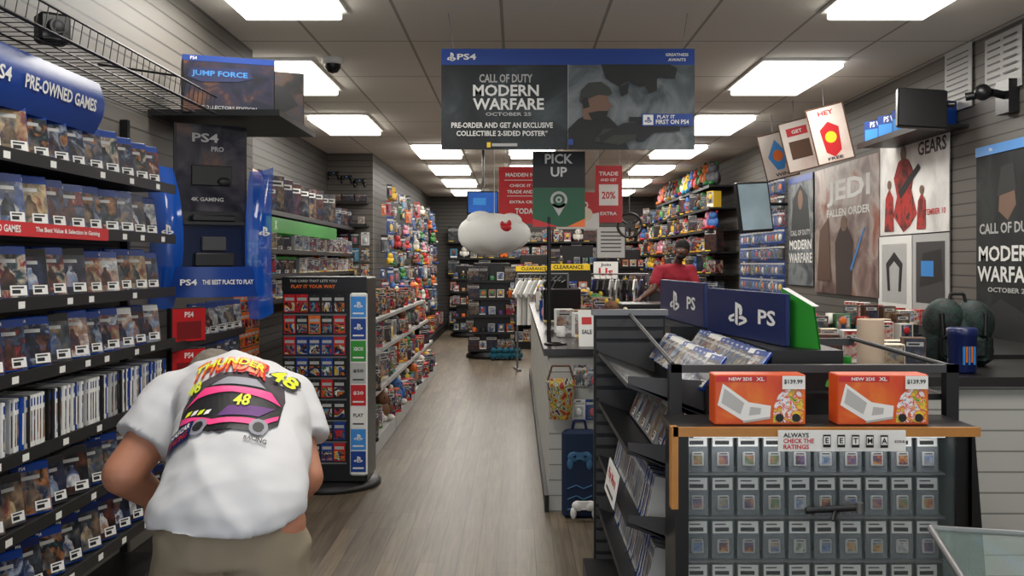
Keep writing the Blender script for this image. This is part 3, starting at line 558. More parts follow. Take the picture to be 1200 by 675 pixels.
mb=MB(); mb.cyl((-.35,0,1.3),(.35,0,1.3),.012,.012,GRY,8); 
for s in(-1,1): mb.cyl((s*.35,0,0),(s*.35,0,1.3),.014,.014,GRY,8); mb.box(s*.35-.02,s*.35+.02,-.2,.2,0,.03,GRY)
obj('clothes_rack',mb,(.36,13.3,0),(0,0,rad(10)),'small chrome clothes rack with hanging shirts','clothes rack')
for k in range(8): clone(TS[k%2 if k<5 else 2],(.12+k*.07,13.26+k*.012,1.215),(0,0,rad(50)),1,'white shirts on clothes rack')
mb=MB(); mb.cyl((-.55,0,1.28),(.55,0,1.28),.012,.012,GRY,8); 
for s in(-1,1): mb.cyl((s*.55,0,0),(s*.55,0,1.28),.014,.014,GRY,8); mb.box(s*.55-.02,s*.55+.02,-.22,.22,0,.03,GRY)
obj('clothes_rack',mb,(1.45,14.9,0),(0,0,0),'chrome clothes rail with dark shirts','clothes rack')
for k in range(11): clone(TS[R.choice([1,2,3,0,3])],(1.0+k*.09,14.9,1.2),(0,0,pi/2-.3),.85,'dark shirts on clothes rail')
for k,(x,y,z) in enumerate(((.75,13.9,1.36),(.3,16.5,1.32))):
    sign('clearance_sign','yellow clearance strip sign on top of shelf unit','sign',.62,.09,YEL,[('t','CLEARANCE',0,0,.6,INK,.7)],(x,y+.22,z+.03))
    e=empty('clearance_rack',(x,y+.25,0),(0,0,0),'black clearance shelf unit stocked with boxes','shelving unit','clearance racks')
    mb=MB(); mb.box(-.33,.33,-.02,.2,0,1.34,BLK); mb.box(-.33,.33,-.24,-.02,0,.12,BLK); obj('body',mb,parent=e)
    for zz in (.12,.42,.72,1.02):
        mb=MB(); mb.box(-.33,.33,-.22,-.02,zz-.015,zz,BLK); obj('shelf',mb,parent=e); fill('x',y+.13,x-.25,x+.3,zz+.001,[K1,K6,K3,G_B],.15,0,'goods on clearance racks')
sign('wall_sign','white sign with red word','sign',.42,.3,WH,[('t','Join',0,.28,.2,INK,.4),('t','Us',0,-.08,.42,RED,.55)],(1.45,15.9,1.33),0,edge=BLK)
sign('wall_sign','white framed notice board with small print','sign',.5,.55,LG,[('q',-.35,.35,k*.12-.3,k*.12-.26,DG) for k in range(6)],(1.62,16.8,1.80),0,edge=BLK,strings=(-.4,.4))
mb=MB(); mb.box(-.3,.3,-.1,.1,0,1.12,DG); mb.box(-.3,.3,-.1,.1,1.13,1.17,BLK); mb.box(-.28,.28,-.09,.09,1.12,1.13,GRY); obj('display_pedestal',mb,(1.48,16.0,0),label='dark grey pedestal carrying a small sign',cat='pedestal')
mb=MB(); 
for a in range(24):
    t0=2*pi*a/24;t1=2*pi*(a+1)/24; mb.cyl((.16*math.cos(t0),0,.16*math.sin(t0)),(.16*math.cos(t1),0,.16*math.sin(t1)),.02,.02,BLK2,6)
for t in (pi/6,5*pi/6,3*pi/2): mb.cyl((0,0,0),(.16*math.cos(t),0,.16*math.sin(t)),.014,.014,BLK2,6)
mb.cyl((0,-.02,0),(0,.02,0),.045,.045,BLK2,14); mb.cyl((0,0,.0),(0,.1,0),.015,.015,GRY,8); o=obj('steering_wheel',mb,(1.5,13.0,1.95),label='black racing wheel controller displayed high',cat='steering wheel'); mb=MB(); mb.cyl((0,0,.16),(0,0,.95),.004,.004,GRY,5); obj('hanging_cord',mb,parent=o)
# ---------------------------------------------------------------- right wall
PB=sign
MWI=[('p',[(-.46,-.16),(-.4,.12),(-.18,.34),(.08,.40),(.3,.3),(.42,.06),(.44,-.16)],SMK3),('p',[(-.14,.22),(-.12,.33),(.08,.35),(.12,.24),(0,.18)],SKN),('p',[(-.16,.28),(-.1,.4),(.08,.41),(.13,.3)],SK2),('t','CALL OF DUTY',0,.15,.045,LG,.88),('t','MODERN',0,.045,.065,WH,.9),('t','WARFARE',0,-.04,.065,WH,.94),('t','OCTOBER 25',0,-.105,.02,LG,.6),('p',[(-.3,-.5),(-.34,-.2),(-.1,-.14),(.3,-.2),(.28,-.5)],SK2),('q',-.5,.5,.46,.5,LBL),('t','PS4',-.25,.48,.014,WH),('q',.3,.45,-.46,-.43,LG)]
MWI2=[('p',[(-.42,-.1),(-.3,.3),(0,.42),(.3,.3),(.42,-.1)],SK2),('e',0,.28,.1,.09,SKN),('t','CALL OF DUTY',0,-.02,.05,LG,.8),('t','MODERN',0,-.13,.09,WH,.9),('t','WARFARE',0,-.25,.09,WH,.95),('q',-.5,.5,.44,.5,BLU)]
PB('game_poster','tall dark military shooter poster on slatwall','poster',.82,1.5,SMK3,MWI,(2.985,5.95,1.44),-pi/2)
PB('game_poster','dark military shooter poster on slatwall','poster',.88,1.15,SMK2,MWI2,(2.985,10.3,1.79),-pi/2)
JA=PA('pale_red_art',[(84,66,62),(130,108,102),(170,156,148),(140,80,62)],3,.3,4,.8,8)
PB('game_poster','muted poster with pale lettering on slatwall','poster',1.74,1.2,JA,[('t','JEDI',0.05,.28,.2,WH,.66),('t','FALLEN ORDER',0.05,.13,.06,WH,.66),('p',[(-.12,-.5),(-.14,-.1),(-.05,.02),(.05,.02),(.14,-.1),(.12,-.5)],M('robe_brown',(60,44,40),.7)),('e',0,.04,.05,.06,SKN),('p',[(.1,-.3),(.3,.0),(.31,-.01),(.12,-.32)],LBL),('p',[(-.45,-.4),(-.4,0),(-.25,.1),(-.2,-.4)],BRN)],(2.985,8.93,1.76),-pi/2)
WAR=PA('warrior_red',[(60,20,18),(130,30,26),(180,44,34),(40,34,34)],14,.6,3,.5,2)
PB('game_poster','white poster with red warriors and bold lettering','poster',1.28,.74,PA('white_smoke',[(240,238,234),(222,220,216),(196,192,190)],4,.3,seed=1),[('t','GEARS',.28,.34,.14,INK,.38),('t','SEPTEMBER 10',.28,-.3,.06,RED,.36),('p',[(-.12,-.48),(-.28,-.3),(-.22,-.1),(-.27,.1),(-.2,.26),(-.12,.3),(-.04,.26),(.04,.12),(.0,-.05),(.08,-.3),(-.02,-.42)],WAR),('e',-.12,.34,.045,.08,SKN),('p',[(-.2,-.05),(.1,.2),(.13,.15),(-.16,-.13)],SK2),('p',[(-.42,-.46),(-.4,-.1),(-.34,.0),(-.28,-.1),(-.27,-.46)],WAR),('e',-.34,.04,.03,.05,SKN),('p',[(.08,-.46),(.1,-.18),(.15,-.1),(.2,-.18),(.2,-.46)],WAR),('e',.15,-.07,.028,.045,SKN)],(2.985,7.40,2.04),-pi/2)
PB('game_poster','pale poster showing boxed headset products','poster',.68,.62,WH,[('q',-.38,.36,-.35,.4,LG),('p',[(-.2,-.2),(-.25,.15),(0,.3),(.25,.15),(.2,-.2),(.12,-.2),(.15,.1),(0,.18),(-.15,.1),(-.12,-.2)],INK),('q',-.5,.5,-.5,-.42,GRN)],(2.985,7.74,1.35),-pi/2)
PB('game_poster','pale poster showing gaming accessories','poster',.62,.56,LG,[('q',-.4,.4,-.4,.4,DG),('p',[(-.3,-.2),(-.2,.25),(.3,.3),(.35,-.1)],INK),('q',-.25,.1,-.05,.15,LBL)],(2.985,7.07,1.38),-pi/2)
PB('wall_notice','white paper notice taped to wall','notice',.4,.42,LG,[('q',-.4,.4,.38-k*.09,.4-k*.09,DG) for k in range(9)],(2.985,6.63,2.69),-pi/2)
PB('wall_notice','white paper notice with two columns','notice',.45,.36,LG,[('q',-.42,-.05,.38-k*.12,.41-k*.12,DG) for k in range(7)]+[('q',.05,.42,.38-k*.12,.41-k*.12,DG) for k in range(6)],(2.985,6.02,2.68),-pi/2)
HFD=PA('warm_art',[(225,218,212),(218,204,194),(205,174,164)],3,.4,seed=6)
def board(x,y,z,w,h,items,label):
    o=sign('angled_board',label,'sign',w,h,HFD,items,(x,y,z),rad(-18),rad(10),t=.015,edge=BRN,ry=rad(-13))
    m2=MB(); m2.cyl((0,.01,h/2-.01),(0.03,.02,h/2+.17),.004,.004,GRY,5); obj('hanging_cord',m2,parent=o)
board(2.56,8.0,2.50,.30,.47,[('t','HEY',0,.38,.08,RED,.4),('p',[(-.2,-.3),(-.25,.1),(0,.22),(.25,.1),(.2,-.3),(0,-.4)],RED),('e',0,-.05,.15,.1,YEL),('t','FREE',0,-.42,.05,INK,.4)],'tilted framed board with red emblem')
board(2.53,8.75,2.50,.30,.46,[('q',-.3,.3,.2,.36,RED),('q',-.3,.3,-.25,.1,BRN),('t','GET',0,.28,.07,WH,.3)],'tilted framed board with brown picture')
board(2.56,9.6,2.50,.32,.46,[('p',[(-.3,0),(0,.35),(.3,0),(.1,-.3),(-.1,-.3)],LBL),('e',0,0,.15,.12,ORG),('t','WIN',0,-.4,.07,INK,.4)],'tilted framed board with blue star')
tv('television',(2.35,9.7,2.0),(rad(-6),rad(-4),rad(20)),.38,.5,M('screen_grey',(140,160,170),.2,emit=.25,var=.5,vs=3),'portrait television on angled wall mount',[(0,.03,0),(.25,.2,.05),(.6,.3,.05)])
tv('television',(2.5,6.05,2.40),(rad(-10),rad(4),rad(-4)),.3,.25,BLK2,'small black television on wall bracket',[(0,.03,0),(.1,.06,.05),(.2,.0,.04)])
mb=MB(); mb.tube([(0,0,0),(-.15,-.05,.02),(-.28,.0,.0)],.025,BLK2,8); mb.box(-.06,0,-.08,.08,-.1,.1,BLK2); mb.ell((-.2,-.05,.02),(.05,.05,.05),BLK2); obj('wall_bracket',mb,(2.99,5.92,2.45),label='black articulated bracket arm on slatwall',cat='bracket')
shelf(2.68,3.0,6.5,7.7,2.37,'-x')
for k in range(4): 
    cbox('headset_box',.24,.17,.2,BLU,[('q',-.45,.45,-.4,.1,LBL),('t','PS VR',0,.3,.25,WH,.5)],(2.83,6.68+k*.28,2.371),rad(-60),'blue virtual reality headset carton',cat='boxed headset',group='headset cartons')
for zi in range(10):
    for j in range(13): clone([B2,B2,B3,B1,B2][R.randrange(5)],(2.93,10.86+j*.15,2.40-zi*.185),(0,0,rad(-60)),1.05,'accessory packs on right wall')
for z in (1.0,1.3,1.6,1.9,2.2):
    shelf(2.6,3.0,13.2,21.2,z,'-x',group='right wall shelves'); fill('y',2.68,13.3,21.1,z+.001,[K1,PL,K5,PL,K6,K4,K2,PL],.28,rad(-60),'toys on right wall shelves',0,.2,1,0,1.2,.2,1,.15)
shelf(2.6,3.0,13.2,18.2,2.498,'-x'); fill('y',2.7,13.4,18,2.5,[PL],.36,rad(-60),'plush toys on topmost shelf',0,.1,1,0,1.5)
mb=MB(); mb.box(2.45,2.99,10.7,21.2,0,.95,DG); mb.box(2.42,2.99,10.7,21.2,.95,.98,CTOP); obj('wall_cabinet',mb,label='dark cabinet run along slatwall',cat='cabinet')
# ---------------------------------------------------------------- counter front right (behind case)
e=empty('checkout_counter',(0,0,0),(0,0,0),'checkout counter with white slatted front and dark top','counter')
mb=MB(); mb.box(1.55,2.98,4.25,4.95,0,.92,slW); obj('body',mb,parent=e); mb=MB(); mb.box(1.0,2.99,4.2,5.0,.92,.96,CTOP); obj('worktop',mb,parent=e)
mb=MB(); mb.box(1.0,1.55,4.3,4.95,0,.92,BLK); obj('cabinet',mb,parent=e)
mb=MB(); mb.box(2.4,2.98,5.02,8.2,0,.95,BLK); mb.box(2.38,2.98,5.02,8.2,.95,.98,CTOP); obj('back_counter',mb,label='black back counter below posters',cat='counter')
mb=MB(); mb.lathe([(.02,0),(.056,0),(.058,.01),(.058,.235),(.056,.24),(.02,.24),(.02,0)],M('paper_towel',(198,176,154),.9),22); obj('paper_towel_roll',mb,(1.57,4.35,.961),label='beige paper towel roll standing on counter',cat='paper towel roll')
mb=MB(); mb.lathe([(0,0),(.055,0),(.06,.01),(.062,.16),(.066,.165),(.066,.195),(.058,.2),(0,.2)],DBL,22); 
for a in range(5): mb.box(-.03+a*.012,-.03+a*.012+.008,-.0635,-.055,.04+.01*(a%2),.12,ORG if a%2 else LBL)
obj('snack_tub',mb,(1.99,4.38,.961),(0,0,.1),'small blue printed tub on counter','tub')
mb=MB(); BG=PA('bag_art',[(4,6,6),(8,12,12),(14,34,32),(24,52,46),(6,6,7)],22,.7,4,1.5,4)
for (cx,cz,rx,rz) in((0,.13,.16,.14),(-.06,.2,.1,.12),(.07,.2,.1,.11),(0,.07,.17,.075)): mb.ell((cx,0,cz),(rx,.1,rz),BG,18,12)
mb.bbox(-.15,.15,-.08,.08,0,.16,BG,.03); mb.bbox(-.11,.11,-.12,-.08,.03,.15,BG,.025); mb.tube([(-.04,0,.3),(-.03,0,.34),(.03,0,.34),(.04,0,.3)],.008,BLK2); mb.tube([(-.09,-.1,.05),(-.1,-.09,.25)],.012,BLK2); mb.tube([(.09,-.1,.05),(.1,-.09,.25)],.012,BLK2); obj('backpack',mb,(2.12,4.72,.961),(0,0,-.1),'soft green and black patterned backpack on counter','backpack')
for k in range(3):
    mb=MB(); mb.bbox(-.12,.12,-.08,.08,0,.04,BLU if k<2 else DBL,.003); mb.q(-.1,.05,.01,.03,-.081,WH); obj('boxed_game',mb,(2.75,6.2,1.05+.0405*k),(0,0,.15*k),'flat blue boxed game stacked on counter','box',group='stack of flat boxes')
mb=MB(); mb.box(-.16,.16,-.12,.12,0,.068,BLK2); obj('snack_tray',mb,(2.75,6.2,.981),label='black tray under stacked blue boxes',cat='tray')
PR=PA('snack_red',[(130,24,24),(170,36,30),(190,180,170),(60,30,20)],22,.5,seed=2)
SN=[carton(.09,.15,.07,PR,RED,'small red snack packet box','snack_box'),carton(.12,.11,.09,ARTL,CREAM,'pale little confectionery box','snack_box'),carton(.1,.14,.08,ARTD,BRN,'brown printed snack box','snack_box'),carton(.09,.16,.07,PR,WH,'red and white snack packet box','snack_box')]
for j in range(7):
    for k in range(2):
        if k==1 or j not in(2,3,4): clone(R.choice(SN),(1.2+j*.11,4.6+k*.22,.961),(0,0,R.uniform(-.2,.2)),1,'snack boxes on counter')
fill('y',2.7,6.6,8.0,.982,SN+[K3,K5],.26,rad(-60),'boxes on back counter')
e=empty('snack_rack',(1.86,5.55,0),(0,0,0),'dark tiered snack rack behind counter','display stand')
mb=MB(); mb.box(-.48,.48,0,.3,0,.97,BLK); mb.box(-.48,.48,.25,.3,.97,1.12,BLK); obj('body',mb,parent=e)
for k in range(3):
    mb=MB(); mb.box(-.48,.48,.0+k*.08,.08+k*.08,.97,.99+k*.05,BLK); obj('tier',mb,parent=e)
    fill('x',5.595+k*.08,1.44,2.3,.991+.05*k,[SN[0],SN[3],SN[2],SN[1],MG,K6,SN[2]],.11,0,'snack boxes on rack',0,.15,1,0,.75,.3,.92,.2)
# ---------------------------------------------------------------- games gondola
e=empty('game_gondola',(0,0,0),(0,0,0),'black metal game gondola with slatted end panel','shelving unit')
mb=MB(); mb.box(.35,.67,4.42,4.45,0,1.23,BLK)
for k in range(22): mb.box(.36,.66,4.405,4.42,.05+k*.053,.085+k*.053,DG)
mb.box(.34,.68,4.39,4.46,1.215,1.24,GRY); obj('end_panel',mb,parent=e)
mb=MB(); mb.box(.62,.66,3.2,4.42,0,1.05,BLK); mb.box(.3,.62,3.2,4.42,0,.12,BLK); mb.box(.7,.98,4.46,5.35,0,1.16,BLK); obj('back_panel',mb,parent=e)
mb=MB()
for x in(.515,1.41):
    mb.box(x-.02,x+.02,3.17,3.21,0,1.12,BLK)
mb.box(.5,1.43,3.17,3.2,1.095,1.12,DG); mb.tube([(.51,3.2,1.12),(.51,4.42,1.22)],.008,DG); mb.tube([(1.42,3.2,1.11),(1.42,4.15,1.13)],.010,DG); mb.box(1.0,1.43,4.15,4.18,1.1,1.13,DG); mb.box(.66,1.41,3.22,4.18,1.0,1.02,BLK); mb.box(.86,1.1,3.3,4.2,1.02,1.155,BLK); obj('frame',mb,parent=e)
for z in(1.02,.80,.56,.32):
    mb=MB(); mb.add([(.62,3.25,z-.06),(.62,4.40,z-.06),(.37,4.40,z+.03),(.37,3.25,z+.03),(.62,3.25,z-.072),(.62,4.40,z-.072),(.365,4.40,z+.018),(.365,3.25,z+.018)],[(0,1,2,3),(4,7,6,5),(0,3,7,4),(1,5,6,2),(3,2,6,7)],BLK)
    mb.add([(.62,3.25,z-.08),(.37,3.25,z+.03),(.37,3.25,z+.055),(.62,3.25,z+.04)],[(0,1,2,3)],DG); mb.add([(.62,4.40,z-.08),(.37,4.40,z+.03),(.37,4.40,z+.055),(.62,4.40,z+.04)],[(0,1,2,3)],DG)
    obj('shelf',mb,parent=e)
for z in(.80,.56,.32):
    y=3.32
    while y<4.36:
        clone(R.choice([S5,S6,S5,S2]) if z<.6 else R.choice([G_S,G_B3,G_W]),(.50,y,z-.01),(rad(-22) if z>.6 else rad(-12),0,rad(-90)),None,'games on gondola side'); y+=.026 if z<.6 else .15
sign('shelf_sign','white play more sign clipped to gondola shelf','sign',.34,.12,WH,[('t','Play More',0,.1,.4,RED,.75),('q',-.35,.35,-.35,-.25,DG)],(.352,3.62,.64),rad(-90),rad(-10),t=.003)
for k,(x,z) in enumerate(((.6,1.07),(.75,1.085))):
    y=3.27
    while y<4.36:
        clone(R.choice([G_B3,G_S,G_B3,G_S,G_B]),(x,y,z-.04),(rad(-38),0,rad(-90+12)),.8,'games on gondola top tier'); y+=.078
# blue signs running along the gondola top
def psp(x0,y0,x1,y1,z,h,items,label):
    L=math.hypot(x1-x0,y1-y0); a=math.atan2(y1-y0,x1-x0)
    mb=MB(); mb.bbox(-L/2,L/2,-.01,.01,0,h,DBL,.003)
    for it in items:
        if it[0]=='s': mb.symbol(it[1]*L,h*.5,-.0115,h*.5,L*it[2],WH)
        else: mb.text(it[0],it[1]*L,h*.5,-.0115,h*.3,WH,L*it[2])
    return obj('platform_sign',mb,((x0+x1)/2,(y0+y1)/2,z),(0,0,a),label,'sign')
psp(.833,4.22,.946,3.42,1.157,.185,(('s',-.06,.22),('PS',.3,.2)),'navy blue console brand panel with white logo')
psp(.78,5.25,.835,4.32,1.162,.20,(('s',-.12,.2),('PS',.25,.18)),'navy blue console panel with white lettering')
mb=MB(); mb.add([(-.1,0,.02),(.1,0,-.03),(.06,0,.17),(-.09,0,.23)],[(0,1,2,3)],GRN); mb.add([(-.1,.008,.02),(.1,.008,-.03),(.06,.008,.17),(-.09,.008,.23)],[(3,2,1,0)],GRN); mb.add([(-.09,0,.23),(.06,0,.17),(.06,.03,.17),(-.09,.03,.23)],[(0,1,2,3)],LG)
obj('platform_sign',mb,(.99,3.42,1.13),(0,0,rad(-62)),'narrow bright green console panel leaning upright','sign')
mb=MB(); n=8; vs=[]
for k in range(n+1):
    t=k/n*pi/2; vs+=[(-.07,-.09*math.cos(t),.08*math.sin(t)),(.07,-.09*math.cos(t),.08*math.sin(t)-.03)]
mb.add(vs,[(2*k,2*k+1,2*k+3,2*k+2) for k in range(n)],GRN,sm=True); mb.box(-.07,.07,0,.01,-.03,.08,GRN); obj('sign_base',mb,(1.08,3.38,1.05),(0,0,-.5),'curved bright green console sign base','sign')
# ---------------------------------------------------------------- glass game case
X0,X1,Y0,Y1=.5,1.345,2.98,3.14
e=empty('glass_display_case',(0,0,0),(0,0,0),'glass fronted handheld game cabinet with wood edging','display cabinet')
mb=MB(); mb.box(X0,X1,Y1,Y1+.02,.0,.93,M('pegboard_grey',(78,84,90),.6)); mb.box(X0-.02,X0+.02,Y0-.02,Y1+.02,0,.93,BLK2); mb.box(X1-.02,X1+.02,Y0-.02,Y1+.02,0,.93,BLK2); mb.box(X0,X1,Y0,Y1,.0,.3,BLK2); obj('carcass',mb,parent=e)
mb=MB(); mb.box(X0-.03,X1+.03,Y0-.06,Y1+.03,.935,.96,CTOP); obj('top',mb,parent=e)
mb=MB(); mb.box(X0-.035,X1+.03,Y0-.075,Y0-.06,.935,.962,WOOD); mb.box(X0-.04,X0-.02,Y0-.075,Y0-.03,.72,.962,WOOD); obj('wood_edge',mb,parent=e)
mb=MB(); mb.add([(X1+.02,Y0-.04,.93),(X1+.03,Y0-.04,.93),(X1+.10,Y0-.04,0),(X1+.02,Y0-.04,0)],[(3,2,1,0)],BLK2); mb.add([(X1+.03,Y0-.04,.93),(X1+.03,Y1,.93),(X1+.10,Y1,0),(X1+.10,Y0-.04,0)],[(0,3,2,1)],BLK2); obj('side_fin',mb,parent=e)
mb=MB(); mb.box(X0+.02,X1-.02,Y0-.015,Y0-.01,.3,.925,GLS); obj('glass_door',mb,parent=e)
mb=MB(); mb.box(X0+.04,X1-.04,Y0+.005,Y0+.02,.918,.93,M('added_case_glow',(255,255,250),.5,emit=.6)); o=obj('added_case_strip',mb,parent=e)  # glowing strip added under the top to brighten the cartridges
ld=bpy.data.lights.new('lamp','AREA'); ld.shape='RECTANGLE'; ld.size=.8; ld.size_y=.02; ld.energy=.45; lo=bpy.data.objects.new('lamp',ld); COL.objects.link(lo); lo.location=((X0+X1)/2,Y0+.012,.915); lo.rotation_euler=(rad(12),0,0); lo.parent=o  # added fill light that goes with the strip
for z in(.80,.665,.53,.395):
    mb=MB(); mb.box(X0+.02,X1-.02,Y0+.05,Y1,z-.006,z,GRY); obj('shelf',mb,parent=e)
mb=MB(); y=Y0-.03; mb.cyl((.87,y,.705),(1.04,y,.715),.010,.010,BLK2,10); mb.cyl((1.0,y-.0,.715),(1.0,y+.02,.715),.018,.018,GRY,12); mb.cyl((.96,y,.71),(.945,y-.02,.68),.007,.007,BLK2,8); mb.cyl((1.03,y-.005,.70),(1.03,y-.005,.73),.012,.012,GRY,10); obj('lock',mb,parent=e,label='black and chrome lock bar')
CA=RA('cartridge_art',30,[(150,60,56),(170,150,90),(80,110,160),(170,170,168),(90,120,90),(170,120,80),(100,80,120),(60,60,66)],.6,1.1,span=.4,const=False)
def cart():
    mb=MB(); mb.box(-.034,.034,.004,.006,0,.118,DG); mb.box(-.034,.034,-.003,-.002,0,.118,CLR); mb.q(-.031,.031,.078,.115,-.0036,WH); mb.q(-.024,.020,.084,.096,-.0042,INK); mb.q(-.024,.01,.104,.108,-.0042,DG); mb.bbox(-.019,.019,-.012,-.004,.018,.062,LG,.003); mb.q(-.014,.014,.024,.052,-.0127,CA); mb.q(-.012,.012,.055,.059,-.0127,DG)
    for s in(-1,1): mb.q(s*.033-.001,s*.033+.001,0,.118,-.004,GRY)
    return proto('game_cartridge',mb,'small handheld game cartridge in clear sleeve with price tag','game cartridge')
CT=cart()
for z in(.80,.665,.53,.395):
    for j in range(10): clone(CT,(.562+j*.0795,3.05,z+.001),(rad(-3),0,R.uniform(-.06,.06)),1.0,'cartridges in glass cabinet')
sign('rating_sign','white strip sign explaining age rating symbols','sign',.375,.062,WH,[('t','ALWAYS',-.36,.27,.22,INK,.2),('t','CHECK THE',-.34,-.0,.22,RED,.24),('t','RATINGS',-.36,-.28,.22,RED,.2)]+[z for k,c in enumerate(('E','E','T','M','A')) for z in (('q',-.12+k*.11-.03,-.12+k*.11+.03,-.3,.3,INK),('q',-.12+k*.11-.025,-.12+k*.11+.025,-.16,.22,WH),('t',c,-.12+k*.11,.03,.26,INK))]+[('t','ESRB',.44,.0,.12,DG,.08)],(.957,2.885,.927),0,t=.003)
OA=PA('orange_art',[(204,64,20),(216,94,28),(230,140,50)],8,.35,seed=5)
for k,x in enumerate((.735,1.105)):
    mb=MB(); w,h,d=.275,.152,.085; mb.bbox(-w/2,w/2,-d/2,d/2,0,h,M('carton_orange',(204,78,26),.4),.003); y=-d/2-.0007
    mb.q(-w/2+.004,w/2-.004,.004,h-.004,y,OA); mb.q(-w/2+.004,.02,h-.022,h-.004,y-.0006,RED); mb.text('XL',.0,h-.013,y-.0012,.011,WH,.025); mb.text('NEW 2DS',-.06,h-.013,y-.0012,.010,WH,.07)
    Z=lambda p:(p[0]*1.15-.0,y-p[2],p[1]*1.08)
    mb.add([Z(a) for a in((-.112,.056,.001),(-.045,.012,.001),(-.03,.064,.001),(-.098,.116,.001))],[(0,1,2,3)],WH); mb.add([Z(a) for a in((-.102,.062,.0014),(-.052,.030,.0014),(-.042,.062,.0014),(-.094,.103,.0014))],[(0,1,2,3)],LG)
    mb.add([Z(a) for a in((-.045,.012,.001),(.026,.024,.001),(.028,.054,.001),(-.03,.064,.001))],[(0,1,2,3)],WH); mb.add([Z(a) for a in((-.03,.027,.0014),(.0,.031,.0014),(.002,.048,.0014),(-.026,.051,.0014))],[(0,1,2,3)],LG)
    mb.add([Z(a) for a in((-.045,.006,.0016),(.026,.018,.0016),(.026,.024,.0016),(-.045,.012,.0016))],[(0,1,2,3)],LG)
    TR=PA('kart_print',[(60,140,60),(230,200,60),(200,40,40),(240,240,235),(40,80,170)],45,.4,2,1,7)
    mb.add([(.038,y-.001,.008),(.128,y-.001,.008),(.133,y-.001,.05),(.122,y-.001,.1),(.085,y-.001,.118),(.055,y-.001,.09),(.042,y-.001,.06)],[tuple(range(7))],TR)
    for a in(.058,.108): mb.add([(a+.013*math.cos(t*.7),y-.0016,.022+.013*math.sin(t*.7)) for t in range(9)],[tuple(range(9))],INK)
    mb.q(.065,w/2-.004,h-.043,h-.003,y-.006,WH); mb.text('$139.99',.098,h-.021,y-.007,.015,INK,.056)
    obj('console_box',mb,(x,3.0,.961),(0,0,.0),'orange boxed white handheld console with price tag','console box',group='handheld console boxes')
# near glass counter at right
e=empty('glass_counter',(1.28,1.60,0),(0,0,rad(-14)),'glass topped display counter with pale interior','display cabinet')
mb=MB(); mb.box(-.5,.6,-.5,.26,0,.80,M('counter_pale',(170,166,158),.5)); obj('body',mb,parent=e)
mb=MB(); mb.box(-.48,.58,-.48,.02,.801,.85,WH); mb.box(-.48,.58,.02,.24,.801,.82,BRN); obj('deck',mb,parent=e)
mb=MB(); mb.box(-.52,.62,-.52,.28,.905,.915,M('glass_top',(150,170,165),.05,alpha=.22)); mb.box(-.5,-.495,-.5,.26,.80,.905,GLS); mb.box(-.5,.6,.255,.26,.80,.905,GLS); obj('glass_top',mb,parent=e)
mb=MB(); 
for a,b_ in(((-.52,.28),(.62,.28)),((-.52,-.52),(-.52,.28))): mb.tube([(a[0],a[1],.91),(b_[0],b_[1],.91)],.007,GRY)
obj('metal_trim',mb,parent=e)
# ---------------------------------------------------------------- PEOPLE
def cap(mb,p0,r0,p1,r1,mat,n=14):
    mb.cyl(p0,p1,r0,r1,mat,n); mb.ell(p0,(r0,)*3,mat,n,8); mb.ell(p1,(r1,)*3,mat,n,8)
def loft(mb,rings,mat,n=20):
    vs=[]
    for c,u,v in rings:
        c=Vector(c);u=Vector(u);v=Vector(v)
        for i in range(n):
            t=2*pi*i/n; vs.append(c+u*math.cos(t)+v*math.sin(t))
    k=len(rings)
    mb.add(vs,[(j*n+i,j*n+(i+1)%n,(j+1)*n+(i+1)%n,(j+1)*n+i) for j in range(k-1) for i in range(n)]+[tuple(range(n-1,-1,-1)),tuple(range((k-1)*n,k*n))],mat)
def fuse(name,mb,mat,vox=.008,smooth=4,wr=0,wscale=9,parent=None,fold=0,calm=None,**kw):
    me=mb.mesh(name+'_src'); o=bpy.data.objects.new('tmp',me); COL.objects.link(o)
    md=o.modifiers.new('r','REMESH'); md.mode='VOXEL'; md.voxel_size=vox
    dg=bpy.context.evaluated_depsgraph_get(); m2=bpy.data.meshes.new_from_object(o.evaluated_get(dg)); bpy.data.objects.remove(o)
    bm=bmesh.new(); bm.from_mesh(m2)
    for _ in range(smooth): bmesh.ops.smooth_vert(bm,verts=bm.verts,factor=.5,use_axis_x=True,use_axis_y=True,use_axis_z=True)
    bm.normal_update()
    if wr:
        for v in bm.verts:
            p=v.co*wscale; d=mnoise.noise(Vector((p.x,p.y*.6+p.z*.5,p.z*.4)))+.5*mnoise.noise(p*2.3)
            if fold:
                # ridged cloth folds, running across the body diagonally
                q=Vector((v.co.x*7+v.co.z*5+v.co.y*2,v.co.z*3-v.co.y*3,v.co.x*2)); d+=fold*(1-3.2*abs(mnoise.noise(q)))
                q=Vector((v.co.x*-8+v.co.z*9,v.co.z*4+v.co.y*5,3)); d+=fold*.6*(1-3.2*abs(mnoise.noise(q)))
            if calm is not None: d*=min(1,max(.15,((v.co-calm).length-.12)/.12))
            v.co+=v.normal*wr*d
        bmesh.ops.smooth_vert(bm,verts=bm.verts,factor=.5,use_axis_x=True,use_axis_y=True,use_axis_z=True)
    for f in bm.faces: f.smooth=True
    bm.to_mesh(m2); bm.free(); m2.materials.clear(); m2.materials.append(mat); m2.name=name
    return obj(name,m2,parent=parent,**kw)
